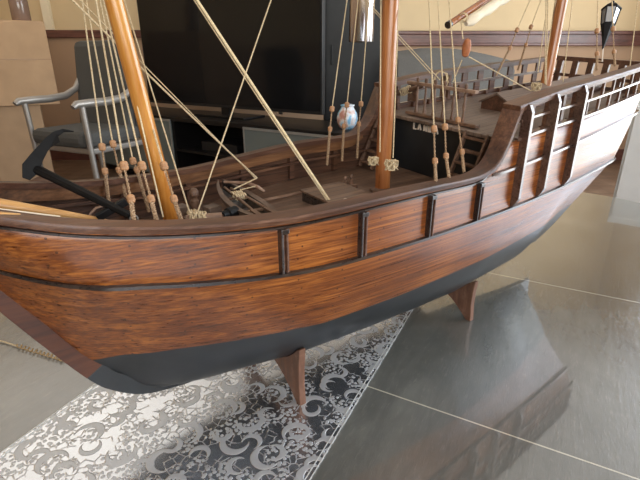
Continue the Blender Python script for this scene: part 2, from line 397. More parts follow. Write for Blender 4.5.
# decks
def deck(name, s0, s1, zf, mat, n=40, thick=.003):
    mb = MB(); rings = []
    for i in range(n + 1):
        s = s0 + (s1 - s0) * i / n; z = zf(s); h = max(half(s, z) - .0045, .002)
        rings.append([P(s, -h, z), P(s, -h * .5, z + .001), P(s, 0, z + .0015), P(s, h * .5, z + .001), P(s, h, z), P(s, h, z - thick), P(s, -h, z - thick)])
    mb.sweep(rings); return mb.build(name, mat, ship)
zd = lambda s: .235 if s > -.1 else .235 + (-.1 - s) * .13
zp = lambda s: .325 + (s - .33) * .08
deck('main_deck', -.285, .345, zd, M['deck'])
deck('poop_deck', .322, .80, zp, M['poopdeck'])
mb = MB(); hh = half(.334, .30) - .005
mb.sweep([[P(.332, -hh, z), P(.332, hh, z), P(.337, hh, z), P(.337, -hh, z)] for z in (.2335, .3225)])
mb.build('bulkhead', M['dark'], ship)
mb = MB(); mb.sweep([[P(.322, q, .3205), P(.3205, q, .326), P(.329, q, .3275), P(.332, q, .3205)] for q in [-hh + 2 * hh * i / 8 for i in range(9)]])
mb.build('deck_edge_beam', M['poopdeck'], ship, bevel=.0008)
mb = MB(); a = at_h(250, 203, .2385); b = at_h(345, 183, .2385); mb.bar(a, b, .0035, .003); mb.build('waterway', M['tanwood'], ship)
# name on the bulkhead: LA NIÑA
FONT = {'L': [[(0, 1), (0, 0), (.6, 0)]], 'A': [[(0, 0), (.32, 1), (.64, 0)], [(.13, .38), (.51, .38)]], 'N': [[(0, 0), (0, 1), (.6, 0), (.6, 1)]],
        'I': [[(0.05, 0), (0.05, 1)]], 'Ñ': [[(0, 0), (0, 1), (.6, 0), (.6, 1)], [(.08, 1.22), (.22, 1.34), (.38, 1.22), (.52, 1.34)]]}
x = -.058; sc = .0095
for ch in 'LA NIÑA':
    if ch == ' ': x += .0035; continue
    mb = MB()
    for pl in FONT[ch]:
        for a, b in zip(pl, pl[1:]):
            mb.bar(P(.3305, x + a[0] * sc, .3085 + a[1] * sc), P(.3305, x + b[0] * sc, .3085 + b[1] * sc), .0022, .0018, up=Vector((0, 0, 1)) if abs(a[0] - b[0]) > .01 else Vector((1, 0, 0)))
    o = mb.build('letter', M['letter'], ship); o['label'] = 'cream raised capital letter'
    x += sc * (.42 if ch == 'I' else 1.0)
# belaying rack on the poop front
mb = MB(); mb.bar(P(.342, -.085, zp(.34) + .005), P(.342, .058, zp(.34) + .005), .012, .005); rk = mb.build('belaying_rack', M['brownwood'], ship, bevel=.0008)
mb = MB(); mb.bar(P(.342, -.088, .379), P(.342, .050, .379), .009, .005); mb.build('rack_rail', M['tanwood'], rk, bevel=.001)
for q in (-.066, -.048, -.029, -.010, .009, .030):
    mb = MB(); c = P(.342, q, .331)
    mb.lathe([(.0018, 0), (.003, .004), (.0022, .008), (.0016, .016), (.0026, .024), (.0018, .032), (.0018, .05), (.003, .053), (.0026, .057), (.001, .058)], 10, c)
    mb.build('belaying_pin', M['brownwood'], rk, smooth=True)
# boom with rope lashing left of the rack
mb = MB(); mb.tube([at_s(384, 98, .36), at_s(416, 88, .36), at_s(424, 86, .36)], [.004, .0045, .003], 10); o = mb.build('stowed_spar', M['brownwood'], ship, smooth=True)
mb = MB(); ax_ = (at_s(416, 88, .36) - at_s(398, 94, .36)).normalized(); c0 = at_s(402, 92, .36)
def coil(mb, c0, axis, L, R, turns, r, jit=.0):
    axis = axis.normalized(); u = axis.orthogonal().normalized(); w = axis.cross(u); pts = []
    for i in range(int(turns * 12)):
        a = 2 * PI * i / 12; rr = R + random.uniform(-jit, jit); pts.append(c0 + axis * (L * i / (turns * 12) + random.uniform(-jit, jit)) + (u * math.cos(a) + w * math.sin(a)) * rr)
    mb.tube(pts, r, 5)
coil(mb, c0, ax_, .02, .0058, 7, .0011, .0012); mb.build('lashing', M['rope'], o, smooth=True)
# cabin with low gabled roof on the poop
mb = MB(); rings = []
for s in (.47, .60, .79):
    z = zp(s) - .001; w = .03 if s < .7 else .026
    rings.append([P(s, -w, z), P(s, -w, z + .014), P(s, 0, z + .029), P(s, w, z + .014), P(s, w, z)])
mb.sweep(rings); cb = mb.build('poop_cabin', M['cap'], ship)
mb = MB()
mb.sweep([[P(s, -w - .004, zp(s) + .0115), P(s, 0, zp(s) + .0285), P(s, w + .004, zp(s) + .0115), P(s, w + .004, zp(s) + .0145), P(s, 0, zp(s) + .0318), P(s, -w - .004, zp(s) + .0145)] for s, w in ((.467, .03), (.6, .03), (.793, .026))])
mb.build('cabin_roof', M['poopdeck'], cb)
# ladders
def ladder(a0, a1, b0, b1, n, name='ladder'):
    mb = MB(); mb.bar(a0, a1, .004, .007, up=Vector((1, 0, 0))); root = mb.build(name, M['brownwood'], ship, bevel=.0006)
    mb = MB(); mb.bar(b0, b1, .004, .007, up=Vector((1, 0, 0))); mb.build('ladder_side', M['brownwood'], root, bevel=.0006)
    for i in range(n):
        q = (i + .5) / n; a = a0.lerp(a1, q); b = b0.lerp(b1, q); mb = MB(); mb.bar(a, b, .009, .0035); mb.build('ladder_rung', M['brownwood'], root, bevel=.0004)
ladder(P(.272, -.126, .238), P(.322, -.129, .326), P(.272, -.096, .238), P(.322, -.098, .326), 5)
ladder(P(.285, .052, .238), P(.325, .052, .326), P(.285, .09, .238), P(.325, .09, .326), 5)
# masts
def mast(s0, z0, s1, z1, r0, r1, mat, name, bend=0, z0t=None):
    mb = MB(); pts = []; rs = []
    for i in range(13):
        q = i / 12; pts.append(Vector((s0 + (s1 - s0) * q, 0, z0 + (z1 - z0) * q))); rs.append(r0 + (r1 - r0) * q)
    mb.tube(pts, rs, 24); return mb.build(name, mat, ship, smooth=True)
fm = mast(-.1085, .234, -.192, .88, .0089, .0068, M['mast'], 'foremast')
mm = mast(.2075, .234, .200, 1.15, .0112, .0095, M['mast2'], 'main_mast')
zm = mast(.620, zp(.62) + .02, .652, .98, .0098, .0075, M['mast2'], 'mizzen_mast')
mb = MB(); mb.lathe([(.019, 0), (.019, .005), (.016, .0065), (.013, .007)], 8, P(.2075, 0, .236)); mb.build('mast_collar', M['brownwood'], ship)
mb = MB(); mb.lathe([(.019, 0), (.019, .005), (.016, .0065), (.013, .007)], 8, P(-.1095, 0, .236)); mb.build('mast_collar', M['brownwood'], ship)
# ------------------------------------------------------------ rigging
def bead_mesh():
    mb = MB(); mb.lathe([(.0012, -.0052), (.0034, -.0046), (.0044, -.003), (.0046, -.001), (.0041, 0), (.0046, .001), (.0044, .003), (.0034, .0046), (.0012, .0052)], 14)
    o = mb.build('deadeye', M['deadeye'], ship, smooth=True); return o
bead = None
def deadeye(par, p, d, sc=1, pale=False):
    global bead
    if bead is None:
        bead = bead_mesh(); o = bead; 
    else:
        o = bead.copy(); COL.objects.link(o)
    o.parent = par; o.location = p; o.rotation_euler = Vector(d).to_track_quat('Z', 'Y').to_euler(); o.scale = (sc, sc, sc)
    if pale:
        o.material_slots[0].link = 'OBJECT'; o.material_slots[0].material = M['deadpale']
    return o
def twist(mb, a, b, R, r, turns):
    d = (b - a); L = d.length; d.normalize(); u = d.orthogonal().normalized(); w = d.cross(u)
    for ph in (0, PI):
        n = max(8, int(turns * 8)); mb.tube([a + d * L * i / n + (u * math.cos(2 * PI * turns * i / n + ph) + w * math.sin(2 * PI * turns * i / n + ph)) * R for i in range(n + 1)], r, 5)
def shroud(pts, D0, D1, ext=1.7, r=.0009, name='shroud', eyes=True, pale=True):
    """pts: top, upper eye, lower eye, foot pixels; camera depths at the foot (D0) and the eyes (D1), the line runs on above the frame"""
    top, e1, e2, ft = pts
    a = at_d(*ft, D0); b = at_d(*e2, D0 + (D1 - D0) * .3); c = at_d(*e1, D0 + (D1 - D0) * .6); d = at_d(*top, D1)
    up = c + (d - c) * ext
    mb = MB(); mb.tube([c, c.lerp(up, .33), c.lerp(up, .66), up], r, 6); root = mb.build(name, M['rope'], ship, smooth=True)
    deadeye(root, c, d - c, .8 if not pale else .88, pale); deadeye(root, b, c - b, .8)
    mb = MB(); twist(mb, b, c, .0007, .0006, 4); mb.build('lanyard', M['lanyard'], root, smooth=True)
    mb = MB(); twist(mb, a, b, .0014, .0010, max(3, (b - a).length / .0045)); mb.build('lanyard', M['lanyard'], root, smooth=True)
    return root
def line(a, b, r=.0009, name='stay', mat='rope', sag=0, ext=0, par=None, mid=None):
    n = 14; b2 = b + (b - a) * ext; pts = []
    for i in range(n + 1):
        q = i / n; p = a.lerp(b2, q); p.z -= sag * 4 * q * (1 - q); pts.append(p)
    mb = MB(); mb.tube(pts, r, 6); return mb.build(name, M[mat], par or ship, smooth=True)
# depth (camera) of ship points
def depth(p):
    w = SO + AX * p.x - LT * p.y * 1.0 + Vector((0, 0, p.z)) if False else SO + AX * p.x + LT * (-p.y) + Vector((0, 0, p.z))
    return (w - EYE).dot(FW)
dn = lambda s, t, z: depth(P(s, t, z))
# fore shrouds, far side then near side
dF = dn(-.15, -.085, .27); dM = dn(-.13, 0, .5)
shroud([(82, 0), (102, 147), (105, 171), (109, 204)], dF, dF - .03)
shroud([(86, 0), (113, 144), (119, 170), (126, 197)], dF + .02, dF - .01)
shroud([(100, 0), (133, 161), (137, 170), (149, 212)], dF + .03, dF)
dN = dn(-.17, .085, .28); dN2 = dN + .02
shroud([(96, 0), (124, 166), (131, 199), (134, 222)], dN, dN + .03)
shroud([(103, 0), (142, 166), (151, 199), (157, 222)], dN2, dN2 + .03)
shroud([(115, 0), (164, 166), (174, 199), (182, 222)], dN2 + .015, dN2 + .045)
# main shrouds
dF = dn(.16, -.125, .29)
shroud([(347, 0), (332, 109), (330, 129), (327, 165)], dF, dF - .03)
shroud([(358, 0), (347, 105), (344, 126), (342, 161)], dF + .02, dF - .01)
shroud([(369, 0), (361, 104), (359, 124), (357, 158)], dF + .04, dF + .01)
dN = dn(.16, .125, .29)
shroud([(429, 0), (434, 129), (435, 161), (436, 184)], dN, dN + .03)
shroud([(438, 0), (445, 127), (446, 156), (449, 178)], dN + .02, dN + .05)
shroud([(449, 0), (458, 120), (462, 152), (464, 172)], dN + .05, dN + .08, pale=False)
# mizzen shrouds
dF = dn(.55, -.12, .37)
shroud([(530, 0), (517, 30), (510, 48), (496, 76)], dF, dF - .03, ext=6)
shroud([(541, 0), (531, 27), (526, 45), (518, 70)], dF + .03, dF, ext=6)
dN = dn(.70, .095, .40)
shroud([(598, -4), (597, 31), (597, 54), (597, 70)], dN - .04, dN - .01, ext=6)
shroud([(612, -4), (613, 29), (614, 52), (615, 66)], dN, dN + .03, ext=6)
line(at_d(630, 66, dN + .05), at_d(638, 0, dN + .05), ext=3, name='backstay')
# stays and running lines
dm = dn(-.1, 0, .3)
k1 = at_t(190, 214, .04); line(k1, at_d(124, 0, dm + .02), ext=.6, r=.0008)
line(at_t(197, 214, .03), at_d(271, 0, dn(.15, 0, .5)), ext=.6, r=.0008)
p1 = at_t(257, 178, -.06); line(p1, at_d(107, 32, dm - .02), ext=.5, r=.0011, sag=.003)
line(at_t(255, 178, -.06), at_d(78, -2, dm - .02), ext=.3, r=.0006)
line(at_t(335, 209, .03), at_d(198, 0, dm + .06), ext=.6, r=.0018, mat='ropelight', name='thick_stay', sag=.002)
line(at_t(332, 208, .03), at_d(196, 0, dm + .06), ext=.6, r=.0008, sag=.004)
dmm = dn(.2, 0, .4)
line(at_s(440, 80, .345), at_d(366, 0, dmm + .03), ext=.5, r=.0007)
line(at_s(433, 76, .345), at_d(362, -2, dmm + .03), ext=.5, r=.0007)
line(at_d(380, 152, dmm - .03), at_d(381, -5, dmm - .03), ext=.5, r=.0009, name='halyard')
line(at_d(393, 158, dmm - .03), at_d(399, -5, dmm - .03), ext=.5, r=.0009, name='halyard')
line(at_d(163, 217, dn(-.12, 0, .25) - .022), at_d(112, -5, dn(-.12, 0, .4) - .034), ext=.5, r=.0008, name='halyard', mat='ropelight')
dz = dn(.62, 0, .42)
for a, b in (((545, 84), (546, -4)), ((546, 85), (548, -4)), ((546, 60), (556, -4)), ((563, 82), (573, -4)), ((538, 72), (545, 20))):
    line(at_d(*a, dz - .02), at_d(*b, dz - .02), ext=1.5 if b[1] < 0 else 0, r=.0009, name='halyard')
def knot(par, c, R, r, n=70, mat='rope', name='rope_hank', flat=.6):
    mb = MB(); pts = []
    for i in range(n):
        a = i * .83; pts.append(c + Vector((math.cos(a) * R * (.6 + .4 * math.sin(i * .37)), math.sin(a * .93) * R * flat, math.sin(a * 1.31 + 1) * R * .8)))
    mb.tube(pts, r, 5); return mb.build(name, M[mat], par, smooth=True)
knot(mm, at_d(391, 165, dmm - .035), .0085, .0009)
knot(mm, at_d(373, 161, dmm - .0), .007, .0009)
knot(ship, at_d(166 + 27, 214, dm + .04), .0065, .0010, 50, name='rope_hank')
knot(ship, at_t(536, 87, .03), .009, .0009, 60)
mb = MB(); coil(mb, at_s(440, 80, .34), Vector((1, .2, .1)), .006, .012, 3, .0008, .0012); mb.build('rope_loop', M['rope'], ship, smooth=True)
# block and its lines
dB = dn(.33, .02, .42); bp = at_d(466.5, 48, dB)
mb = MB(); mb.lathe([(.001, -.013), (.0045, -.011), (.0062, -.004), (.0062, .004), (.0045, .011), (.001, .013)], 14, (0, 0, 0)); bl = mb.build('block', M['deadeye'], ship, smooth=True, loc=bp); bl.scale = (.8, 1, 1); bl.rotation_euler = (.1, -.15, .4)
line(at_d(463, 39, dB), at_d(461, 22, dB), r=.0009, name='sling')
line(at_d(469, 57, dB), at_s(531, 91, .50), r=.0009, name='sheet')
line(at_d(462, 60, dB), at_d(453, 82, dB + .02), r=.0008, name='sheet')
# mizzen yard with furled sail
ya = at_d(448, 25, dB - .01); yb = at_d(498, -8, dB + .05); yb2 = ya + (yb - ya) * 3
mb = MB(); mb.tube([ya + (yb2 - ya) * q for q in (0, .01, .1, 1)], [.0028, .0046, .005, .006], 14); yd = mb.build('yard', M['mast2'], ship, smooth=True)
mb = MB(); mb.tube([ya + (ya - yb).normalized() * .001, ya + (yb - ya) * .04], .0052, 12); o = mb.build('yard_tip', M['edge'], yd, smooth=True)
pts = []; rs = []
so = at_d(466, 24, dB) ; se = at_d(520, -12, dB + .05); 
for i in range(24):
    q = i / 23; pts.append(so + (se - so) * q * 2.2); rs.append(.0065 * (1 if i else .55) * (1 + .12 * math.sin(i * 1.9)) + (.001 if i % 3 else 0))
mb = MB(); mb.tube(pts, rs, 14); mb.build('furled_sail', M['sail'], yd, smooth=True)
mb = MB(); coil(mb, at_d(463, 18, dB - .005), (yb - ya), .004, .0062, 3, .0009); mb.build('lashing', M['rope'], yd, smooth=True)
# bowsprit and stowed spars over the bow
a = at_t(112, 221.5, .035); b = at_t(-30, 201, .020); mb = MB()
mb.tube([a + (b - a) * q for q in (0, .1, .5, 1, 1.6)], [.0008, .0022, .0046, .0068, .0074], 14); mb.build('bowsprit', M['spar'], ship, smooth=True)
a = at_t(24, 219, .066); b = at_t(-40, 214, .062); mb = MB()
mb.tube([a + (b - a) * q for q in (0, .03, .08, .5, 1.6)], [.0015, .0036, .0042, .0044, .0044], 14); mb.build('stowed_spar', M['spar'], ship, smooth=True)
line(at_t(60, 217, .05), at_t(-30, 206, .048), r=.0013, mat='sail', name='furled_cloth', ext=.4)
line(at_t(112, 222, .045), at_t(-30, 209, .046), r=.0006, mat='rope', name='bow_line', ext=.4)
# ------------------------------------------------------------ anchor
D = dn(-.2, -.05, .31)
cr = at_d(38, 170, D); se_ = at_d(131, 216, dn(-.17, .07, .27)); anc = MB()
anc.tube([cr, cr.lerp(se_, .3), cr.lerp(se_, .7), se_], [.0052, .0046, .0040, .0034], 8)
an = anc.build('anchor', M['iron'], ship, smooth=True, angle=40)
mb = MB(); rings = []
arm = [((26, 179), 3.5), ((31, 168), 8.5), ((37, 157), 6.2), ((43, 148.5), 5), ((50, 140), 4.4), ((56, 134), 3.2), ((63, 130.5), 1.8), ((74, 131.5), .5)]
for (px, w) in arm:
    c = at_d(*px, D - .002); 
    rings.append((c, w * .00098))
vs = []
for i, (c, w) in enumerate(rings):
    d = (rings[min(i + 1, 7)][0] - rings[max(i - 1, 0)][0]).normalized(); toc = (to_ship(EYE) - c).normalized(); n = d.cross(toc).normalized(); q = toc * .0035 * min(1, w / .004 + .2)
    vs.append([c - n * w - q, c + n * w - q, c + n * w + q, c - n * w + q])
mb.sweep(vs); mb.build('anchor_arm', M['iron'], an, bevel=.0008)
mb = MB(); f1 = at_d(50, 148, D - .004); f2 = at_d(60, 142, D - .004); f3 = at_d(57, 134, D - .004); th = (to_ship(EYE) - f1).normalized() * .003
mb.add([f1 - th, f2 - th, f3 - th, f1 + th, f2 + th, f3 + th], [(0, 1, 2), (3, 5, 4), (0, 3, 4, 1), (1, 4, 5, 2), (2, 5, 3, 0)]); mb.build('anchor_fluke', M['iron'], an)
ds_ = depth(cr.lerp(se_, .86)); mb = MB(); mb.bar(at_d(97, 218, ds_), at_d(126, 201, ds_ + .01), .007, .007); mb.build('anchor_stock', M['iron'], an, bevel=.0008)
mb = MB(); c = at_d(134, 219, depth(se_)); u = Vector((1, 0, 0)); mb.tube([c + Vector((math.cos(k * PI / 6), .3 * math.sin(k * PI / 6), math.sin(k * PI / 6))) * .0035 for k in range(13)], .0006, 6, caps=False)
o = mb.build('anchor_ring', plain('dull_steel', (.3, .28, .26), .4, .8), an, smooth=True)
# cathead fairlead on the far bow rail
mb = MB(); mb.bar(at_d(22, 189, D + .03), at_d(50, 176, D + .03), .010, .010); mb.build('cathead', M['tanwood'], ship, bevel=.001)
# anchor cable drooping to the deck
a = at_d(137, 220, depth(se_)); mb = MB(); mb.tube([at_d(x, y, depth(se_) + .02) for x, y in ((88, 219), (91, 213), (96, 208), (102, 206))], .0012, 6); mb.build('anchor_cable', M['tanwood'], ship, smooth=True)
# ------------------------------------------------------------ deck fittings
# hatch
mb = MB(); s0, s1, t0, t1 = .083, .150, -.030, .055
mb.add([P(s0, t0, .236), P(s0, t1, .236), P(s1, t1, .236), P(s1, t0, .236), P(s0, t0, .250), P(s0, t1, .250), P(s1, t1, .250), P(s1, t0, .250)], [(0, 1, 5, 4), (1, 2, 6, 5), (2, 3, 7, 6), (3, 0, 4, 7)], 0)
ht = mb.build('hatch', M['edge'], ship); mb = MB()
mb.add([P(s0 - .002, t0 - .003, .250), P(s0 - .002, t1 + .003, .250), P(s1 + .002, t1 + .003, .250), P(s1 + .002, t0 - .003, .250), P(s0 - .002, t0 - .003, .2525), P(s0 - .002, t1 + .003, .2525), P(s1 + .002, t1 + .003, .2525), P(s1 + .002, t0 - .003, .2525)], [(0, 1, 5, 4), (1, 2, 6, 5), (2, 3, 7, 6), (3, 0, 4, 7), (4, 5, 6, 7), (3, 2, 1, 0)]); mb.build('hatch_cover', M['deck'], ht)
# ship's boat with oars lying athwart the deck
ba = at_h(221, 184, .268); bb = at_h(277, 224, .262); L = (bb - ba).length; dx = (bb - ba).normalized(); dy = Vector((-dx.y, dx.x, 0)).normalized(); dzv = Vector((0, 0, 1))
def bpt(q, w, z): return ba + dx * (L * q) + dy * w + dzv * z
mb = MB(); rings = []; N = 15
for i in range(N):
    q = i / (N - 1); w = .022 * (math.sin(PI * min(max(q * .97 + .015, 0), 1)) ** .6); sh_ = .006 * (2 * q - 1) ** 2
    rings.append([bpt(q, -w, sh_), bpt(q, -w * .85, -.009 + sh_), bpt(q, -w * .45, -.016 + sh_), bpt(q, w * .45, -.016 + sh_), bpt(q, w * .85, -.009 + sh_), bpt(q, w, sh_),
                  bpt(q, w * .66, sh_), bpt(q, w * .55, -.007 + sh_), bpt(q, w * .3, -.0125 + sh_), bpt(q, -w * .3, -.0125 + sh_), bpt(q, -w * .55, -.007 + sh_), bpt(q, -w * .66, sh_)])
mb.sweep(rings)
for fi in range((N - 1) * 12):
    if fi % 12 in (6, 7, 8, 9, 10): mb.m[fi] = 1
bo = mb.build('ships_boat', [M['boatwood'], M['edge']], ship, smooth=True, angle=45)
for k, w in enumerate((-.004, .005)):
    mb = MB(); mb.tube([bpt(.12 + .05 * k, w * .6, .001), bpt(.5, w * 1.3, .002), bpt(.72, w * 1.8, .002)], .0016, 8)
    mb.bar(bpt(.72, w * 1.8, .002), bpt(.98, w * 2.1, .003), .0055, .0022); o = mb.build('oar', M['brownwood'], bo, smooth=True); 
mb = MB(); 
for q in (.34, .40): coil(mb, bpt(q, -.006, .0015), dy, .014, .0036, 5, .0011)
mb.build('lashing', M['rope'], bo, smooth=True)
for q in (.3, .62):
    mb = MB(); mb.bar(bpt(q, -.014, -.005), bpt(q, .014, -.005), .006, .002); mb.build('thwart', M['brownwood'], bo)
# davit beam behind the boat
mb = MB(); mb.tube([at_h(224, 182, .275), at_h(248, 183, .275), at_h(258, 187, .273), at_h(264, 191, .266)], [.0016, .0022, .0022, .0016], 8); mb.build('tackle_beam', M['tanwood'], ship, smooth=True)
line(at_h(257, 178, .283), at_h(234, 189, .27), r=.0009, name='boat_line'); line(at_h(256, 186, .274), at_h(240, 190, .27), r=.0007, name='boat_line')
# bitts, windlass
def bitt(p, h, r, mat='brownwood', name='bitt'):
    mb = MB(); mb.lathe([(r, 0), (r, h * .55), (r * .7, h * .6), (r * .7, h * .68), (r * 1.15, h * .76), (r * 1.15, h * .88), (r * .7, h * .97), (r * .2, h)], 12, p); return mb.build(name, M[mat], ship, smooth=True)
bp_ = at_h(196, 214, .238); bitt(bp_ + Vector((0, 0, -.002)), .036, .0052)
for u_, v_ in ((345, 187), (351, 185)): bitt(at_h(u_, v_, .239) - Vector((0, 0, .003)), .02, .0028)
mb = MB(); mb.bar(at_h(340, 188, .243), at_h(356, 186, .243), .007, .005); mb.build('bitt_base', M['brownwood'], ship)
wa = at_h(186, 219, .262); wb = at_h(222, 216, .262); wc = at_h(236, 211, .262)
mb = MB(); mb.tube([wa, wb], .0042, 10); w_ = mb.build('windlass', M['tanwood'], ship, smooth=True)
mb = MB(); mb.tube([wb, wb.lerp(wc, .35), wb.lerp(wc, .4), wc], [.0048, .0048, .0066, .0062], 12); o = mb.build('windlass_head', M['iron'], w_, smooth=True); o['label'] = 'black windlass end'
mb = MB(); coil(mb, wa.lerp(wb, .1), wb - wa, .018, .0064, 8, .0013, .0012); mb.build('rope_winding', M['rope'], w_, smooth=True)
for q in (0.02, .95):
    p = wa.lerp(wb, q); mb = MB(); mb.box((p.x, p.y, .251), (.006, .006, .026)); mb.build('windlass_post', M['brownwood'], w_)
for (u_, v_, z) in ((180, 208, .25), (212, 208, .25)):
    p = at_h(u_, v_, z); mb = MB(); mb.box((p.x, p.y, .244), (.018, .016, .018), rz=.2); mb.build('deck_chest', M['poopdeck'], ship, bevel=.0008)
mb = MB(); c = at_h(345, 203, .262); mb.tube([c + Vector((math.cos(a) * .0042, 0, math.sin(a) * .0044)) for a in [PI * k / 6 for k in range(-2, 9)]] , .0016, 6)
mb.tube([c + Vector((.002, 0, -.003)), c + Vector((.003, 0, -.008)), c + Vector((.002, 0, -.022))], .0012, 6)
mb.build('eye_hook', M['letter'], ship, smooth=True)
# stern lantern on its bracket
dL = dn(.80, .02, .45); lp = at_d(609, 20, dL); lt_ = MB()
axis = (at_d(612, 3, dL) - at_d(602, 49, dL)).normalized(); Mq = axis.to_track_quat('Z', 'Y').to_matrix()
lt_.lathe([(.001, -.062), (.003, -.05), (.0075, -.030), (.0125, -.012), (.013, -.009)], 6, lp, 0, Mq)
ln = lt_.build('stern_lantern', M['iron'], ship)
mb = MB(); mb.lathe([(.0118, -.009), (.016, .022)], 6, lp, 0, Mq); gl = mb.build('lantern_glass', plain('frosted_lantern_glass', (.55, .58, .62), .12, .6), ln)
mb = MB()
for k in range(6):
    a = 2 * PI * k / 6; mb.tube([lp + Mq @ Vector((.0124 * math.cos(a), .0124 * math.sin(a), -.01)), lp + Mq @ Vector((.0166 * math.cos(a), .0166 * math.sin(a), .022))], .0011, 5)
mb.build('lantern_frame', M['iron'], ln)
mb = MB(); mb.lathe([(.0185, .021), (.018, .024), (.010, .031), (.003, .034), (.003, .038), (.001, .04)], 6, lp, 0, Mq); mb.build('lantern_roof', M['iron'], ln)
mb = MB(); mb.tube([lp + Mq @ Vector((0, 0, -.058)), lp + Mq @ Vector((-.004, 0, -.085)), P(.806, -.0, zc - .004)], .0014, 6); mb.build('lantern_bracket', M['letter'], ln)
# ------------------------------------------------------------ cradle boards
def cradle(s, label):
    root_loc = SO + AX * s
    mb = MB(); zt = lambda t: interp([(0, .045)], t)
    outer = []; n = 10
    prof = []
    # board across the keel: hull shaped notch on top, arch below, two feet
    zs = [.047 + .085 * i / 8 for i in range(9)]
    top = []
    for z in zs:
        h = max(half(s, z) + .0012, .0075); top.append((h, z))
    side_out = [(.0835, .085), (.0815, .06), (.081, .03), (.0835, .0)]
    arch = [(.0735, .0), (.060, .012), (.044, .024), (.028, .033), (.012, .038), (0, .039)]
    # keep only the notch up to its meeting with the outer edge
    top = [q for q in top if q[0] < .083]
    poly = top + [(.0838, top[-1][1] + .002)] + [q for q in side_out if q[1] < top[-1][1] - .004] + arch[0:]
    right = [(-SH * 0 + a, b) for a, b in poly]
    full = right + [(-a, b) for a, b in reversed(right[:-1])]
    full = [(a, b - (SH * a * interp([(0, 0), (.03, 0), (.06, 1)], b))) for a, b in full]
    full = [(a, max(b, .0)) for a, b in full]
    k = len(full); w = .0095
    vs = [(-w / 2, -a, b) for a, b in full] + [(w / 2, -a, b) for a, b in full]
    bm_f = [tuple(range(k))[::-1], tuple(range(k, 2 * k))] + [(i, (i + 1) % k, k + (i + 1) % k, k + i) for i in range(k)]
    mb.add(vs, bm_f); o = mb.build('display_cradle', M['cradle'], None, bevel=.001, loc=(root_loc.x, root_loc.y, TZ + MATZ * (1 if s < .1 else 0))); o.rotation_euler = (0, 0, A0)
    tag(o, label, 'ship stand', 'wooden cradle boards under the ship')
MATZ = .0012
cradle(.003, 'brown wooden cradle board standing on the silver damask mat under the bow half')
cradle(.356, 'brown wooden cradle board standing on the bare grey table under the stern half')

# ------------------------------------------------------------ TABLE
MA = math.radians(61.2)            # lengthwise direction of the mat; tile joints run across it
def table_mat():
    t = NT('glossy_grey_stone_tile'); v = t.coord(rot=(0, 0, -MA)); sep = t.n('ShaderNodeSeparateXYZ'); t.l(v, sep.inputs[0])
    u = sep.outputs[0]; p = Vector((math.cos(MA), math.sin(MA), 0))
    ua = on_z(370, 387).dot(p); ub = on_z(520, 279).dot(p); W = ub - ua
    d = t.math('ABSOLUTE', t.math('MULTIPLY', t.math('SUBTRACT', t.math('FRACT', t.math('DIVIDE', t.math('SUBTRACT', u, ua - W / 2), W)), .5), W))
    jt = t.math('MULTIPLY', t.math('LESS_THAN', d, .0011), t.math('LESS_THAN', u, ub + W * .4))
    n1 = t.noise(v, 5, 6, .6, .5)
    def scaled(sc):
        q = t.n('ShaderNodeVectorMath', operation='MULTIPLY'); t.l(v, q.inputs[0]); q.inputs[1].default_value = sc; return q.outputs[0]
    v2 = scaled((45, 210, 1)); n2 = t.noise(v2, 1.1, 7, .7, .3)
    v4 = scaled((3, 14, 1)); n4 = t.noise(v4, 2, 5, .6, .8)
    c = t.ramp(t.math('ADD', t.math('MULTIPLY', n1, .6), t.math('MULTIPLY', n4, .4)), [(.3, (.085, .088, .08)), (.55, (.14, .142, .13)), (.75, (.22, .22, .20))])
    c = t.mix(t.math('MULTIPLY', t.rng(n2, .56, .72), .16), c, (.42, .39, .33))
    c = t.mix(jt, c, (.55, .52, .42))
    t.set(Base_Color=c, Roughness=t.rng(n2, .3, .7, .12, .22), Specular_IOR_Level=.8, Coat_Weight=1.0, Coat_Roughness=.03, Coat_IOR=1.9)
    h = t.math('ADD', n2, t.math('MULTIPLY', jt, -1.2)); t.bump(h, .42, .0013); return t.mat
far = [(1.30, .72), (1.20, 1.08), (1.008, 1.398), (.911, 1.515), (.80, 1.575), (.638, 1.60), (.3, 1.58), (-.07, 1.53), (-.5, 1.38), (-.85, 1.1), (-1.02, .7), (-1.05, .2), (-.95, -.25), (-.7, -.5), (0, -.6), (.7, -.55), (1.1, -.3), (1.3, .2)]
poly = []
for i in range(len(far)):
    p0, p1, p2, p3 = [Vector(far[(i + k) % len(far)]) for k in (-1, 0, 1, 2)]
    for k in range(5):
        t = k / 5; poly.append(.5 * ((2 * p1) + (p2 - p0) * t + (2 * p0 - 5 * p1 + 4 * p2 - p3) * t * t + (3 * p1 - p0 - 3 * p2 + p3) * t ** 3))
tb = empty('coffee_table', (0, .5, 0)); tag(tb, 'low table with a glossy grey stone tile top under the model ship', 'table')
mb = MB(); k = len(poly)
mb.add([(p.x, p.y, TZ) for p in poly] + [(p.x * 1.0, p.y, TZ - .03) for p in poly], [tuple(range(k)), tuple(range(k, 2 * k))[::-1]] + [(i, (i + 1) % k, k + (i + 1) % k, k + i) for i in range(k)])
top = mb.build('table_top', table_mat(), tb); top.location = (0, -.5, 0)
M['leg'] = wood('dark_table_leg_wood', (.03, .018, .012), (.07, .04, .027), (.12, .08, .05), .4, (20, 20, 4))
for x_, y_ in ((-.7, .95), (.8, 1.05), (-.7, -.2), (.9, -.1)):
    mb = MB(); mb.tube([(x_, y_ - .5, 0), (x_, y_ - .5, TZ - .03)], [.025, .035], 16); mb.build('table_leg', M['leg'], tb, smooth=True)

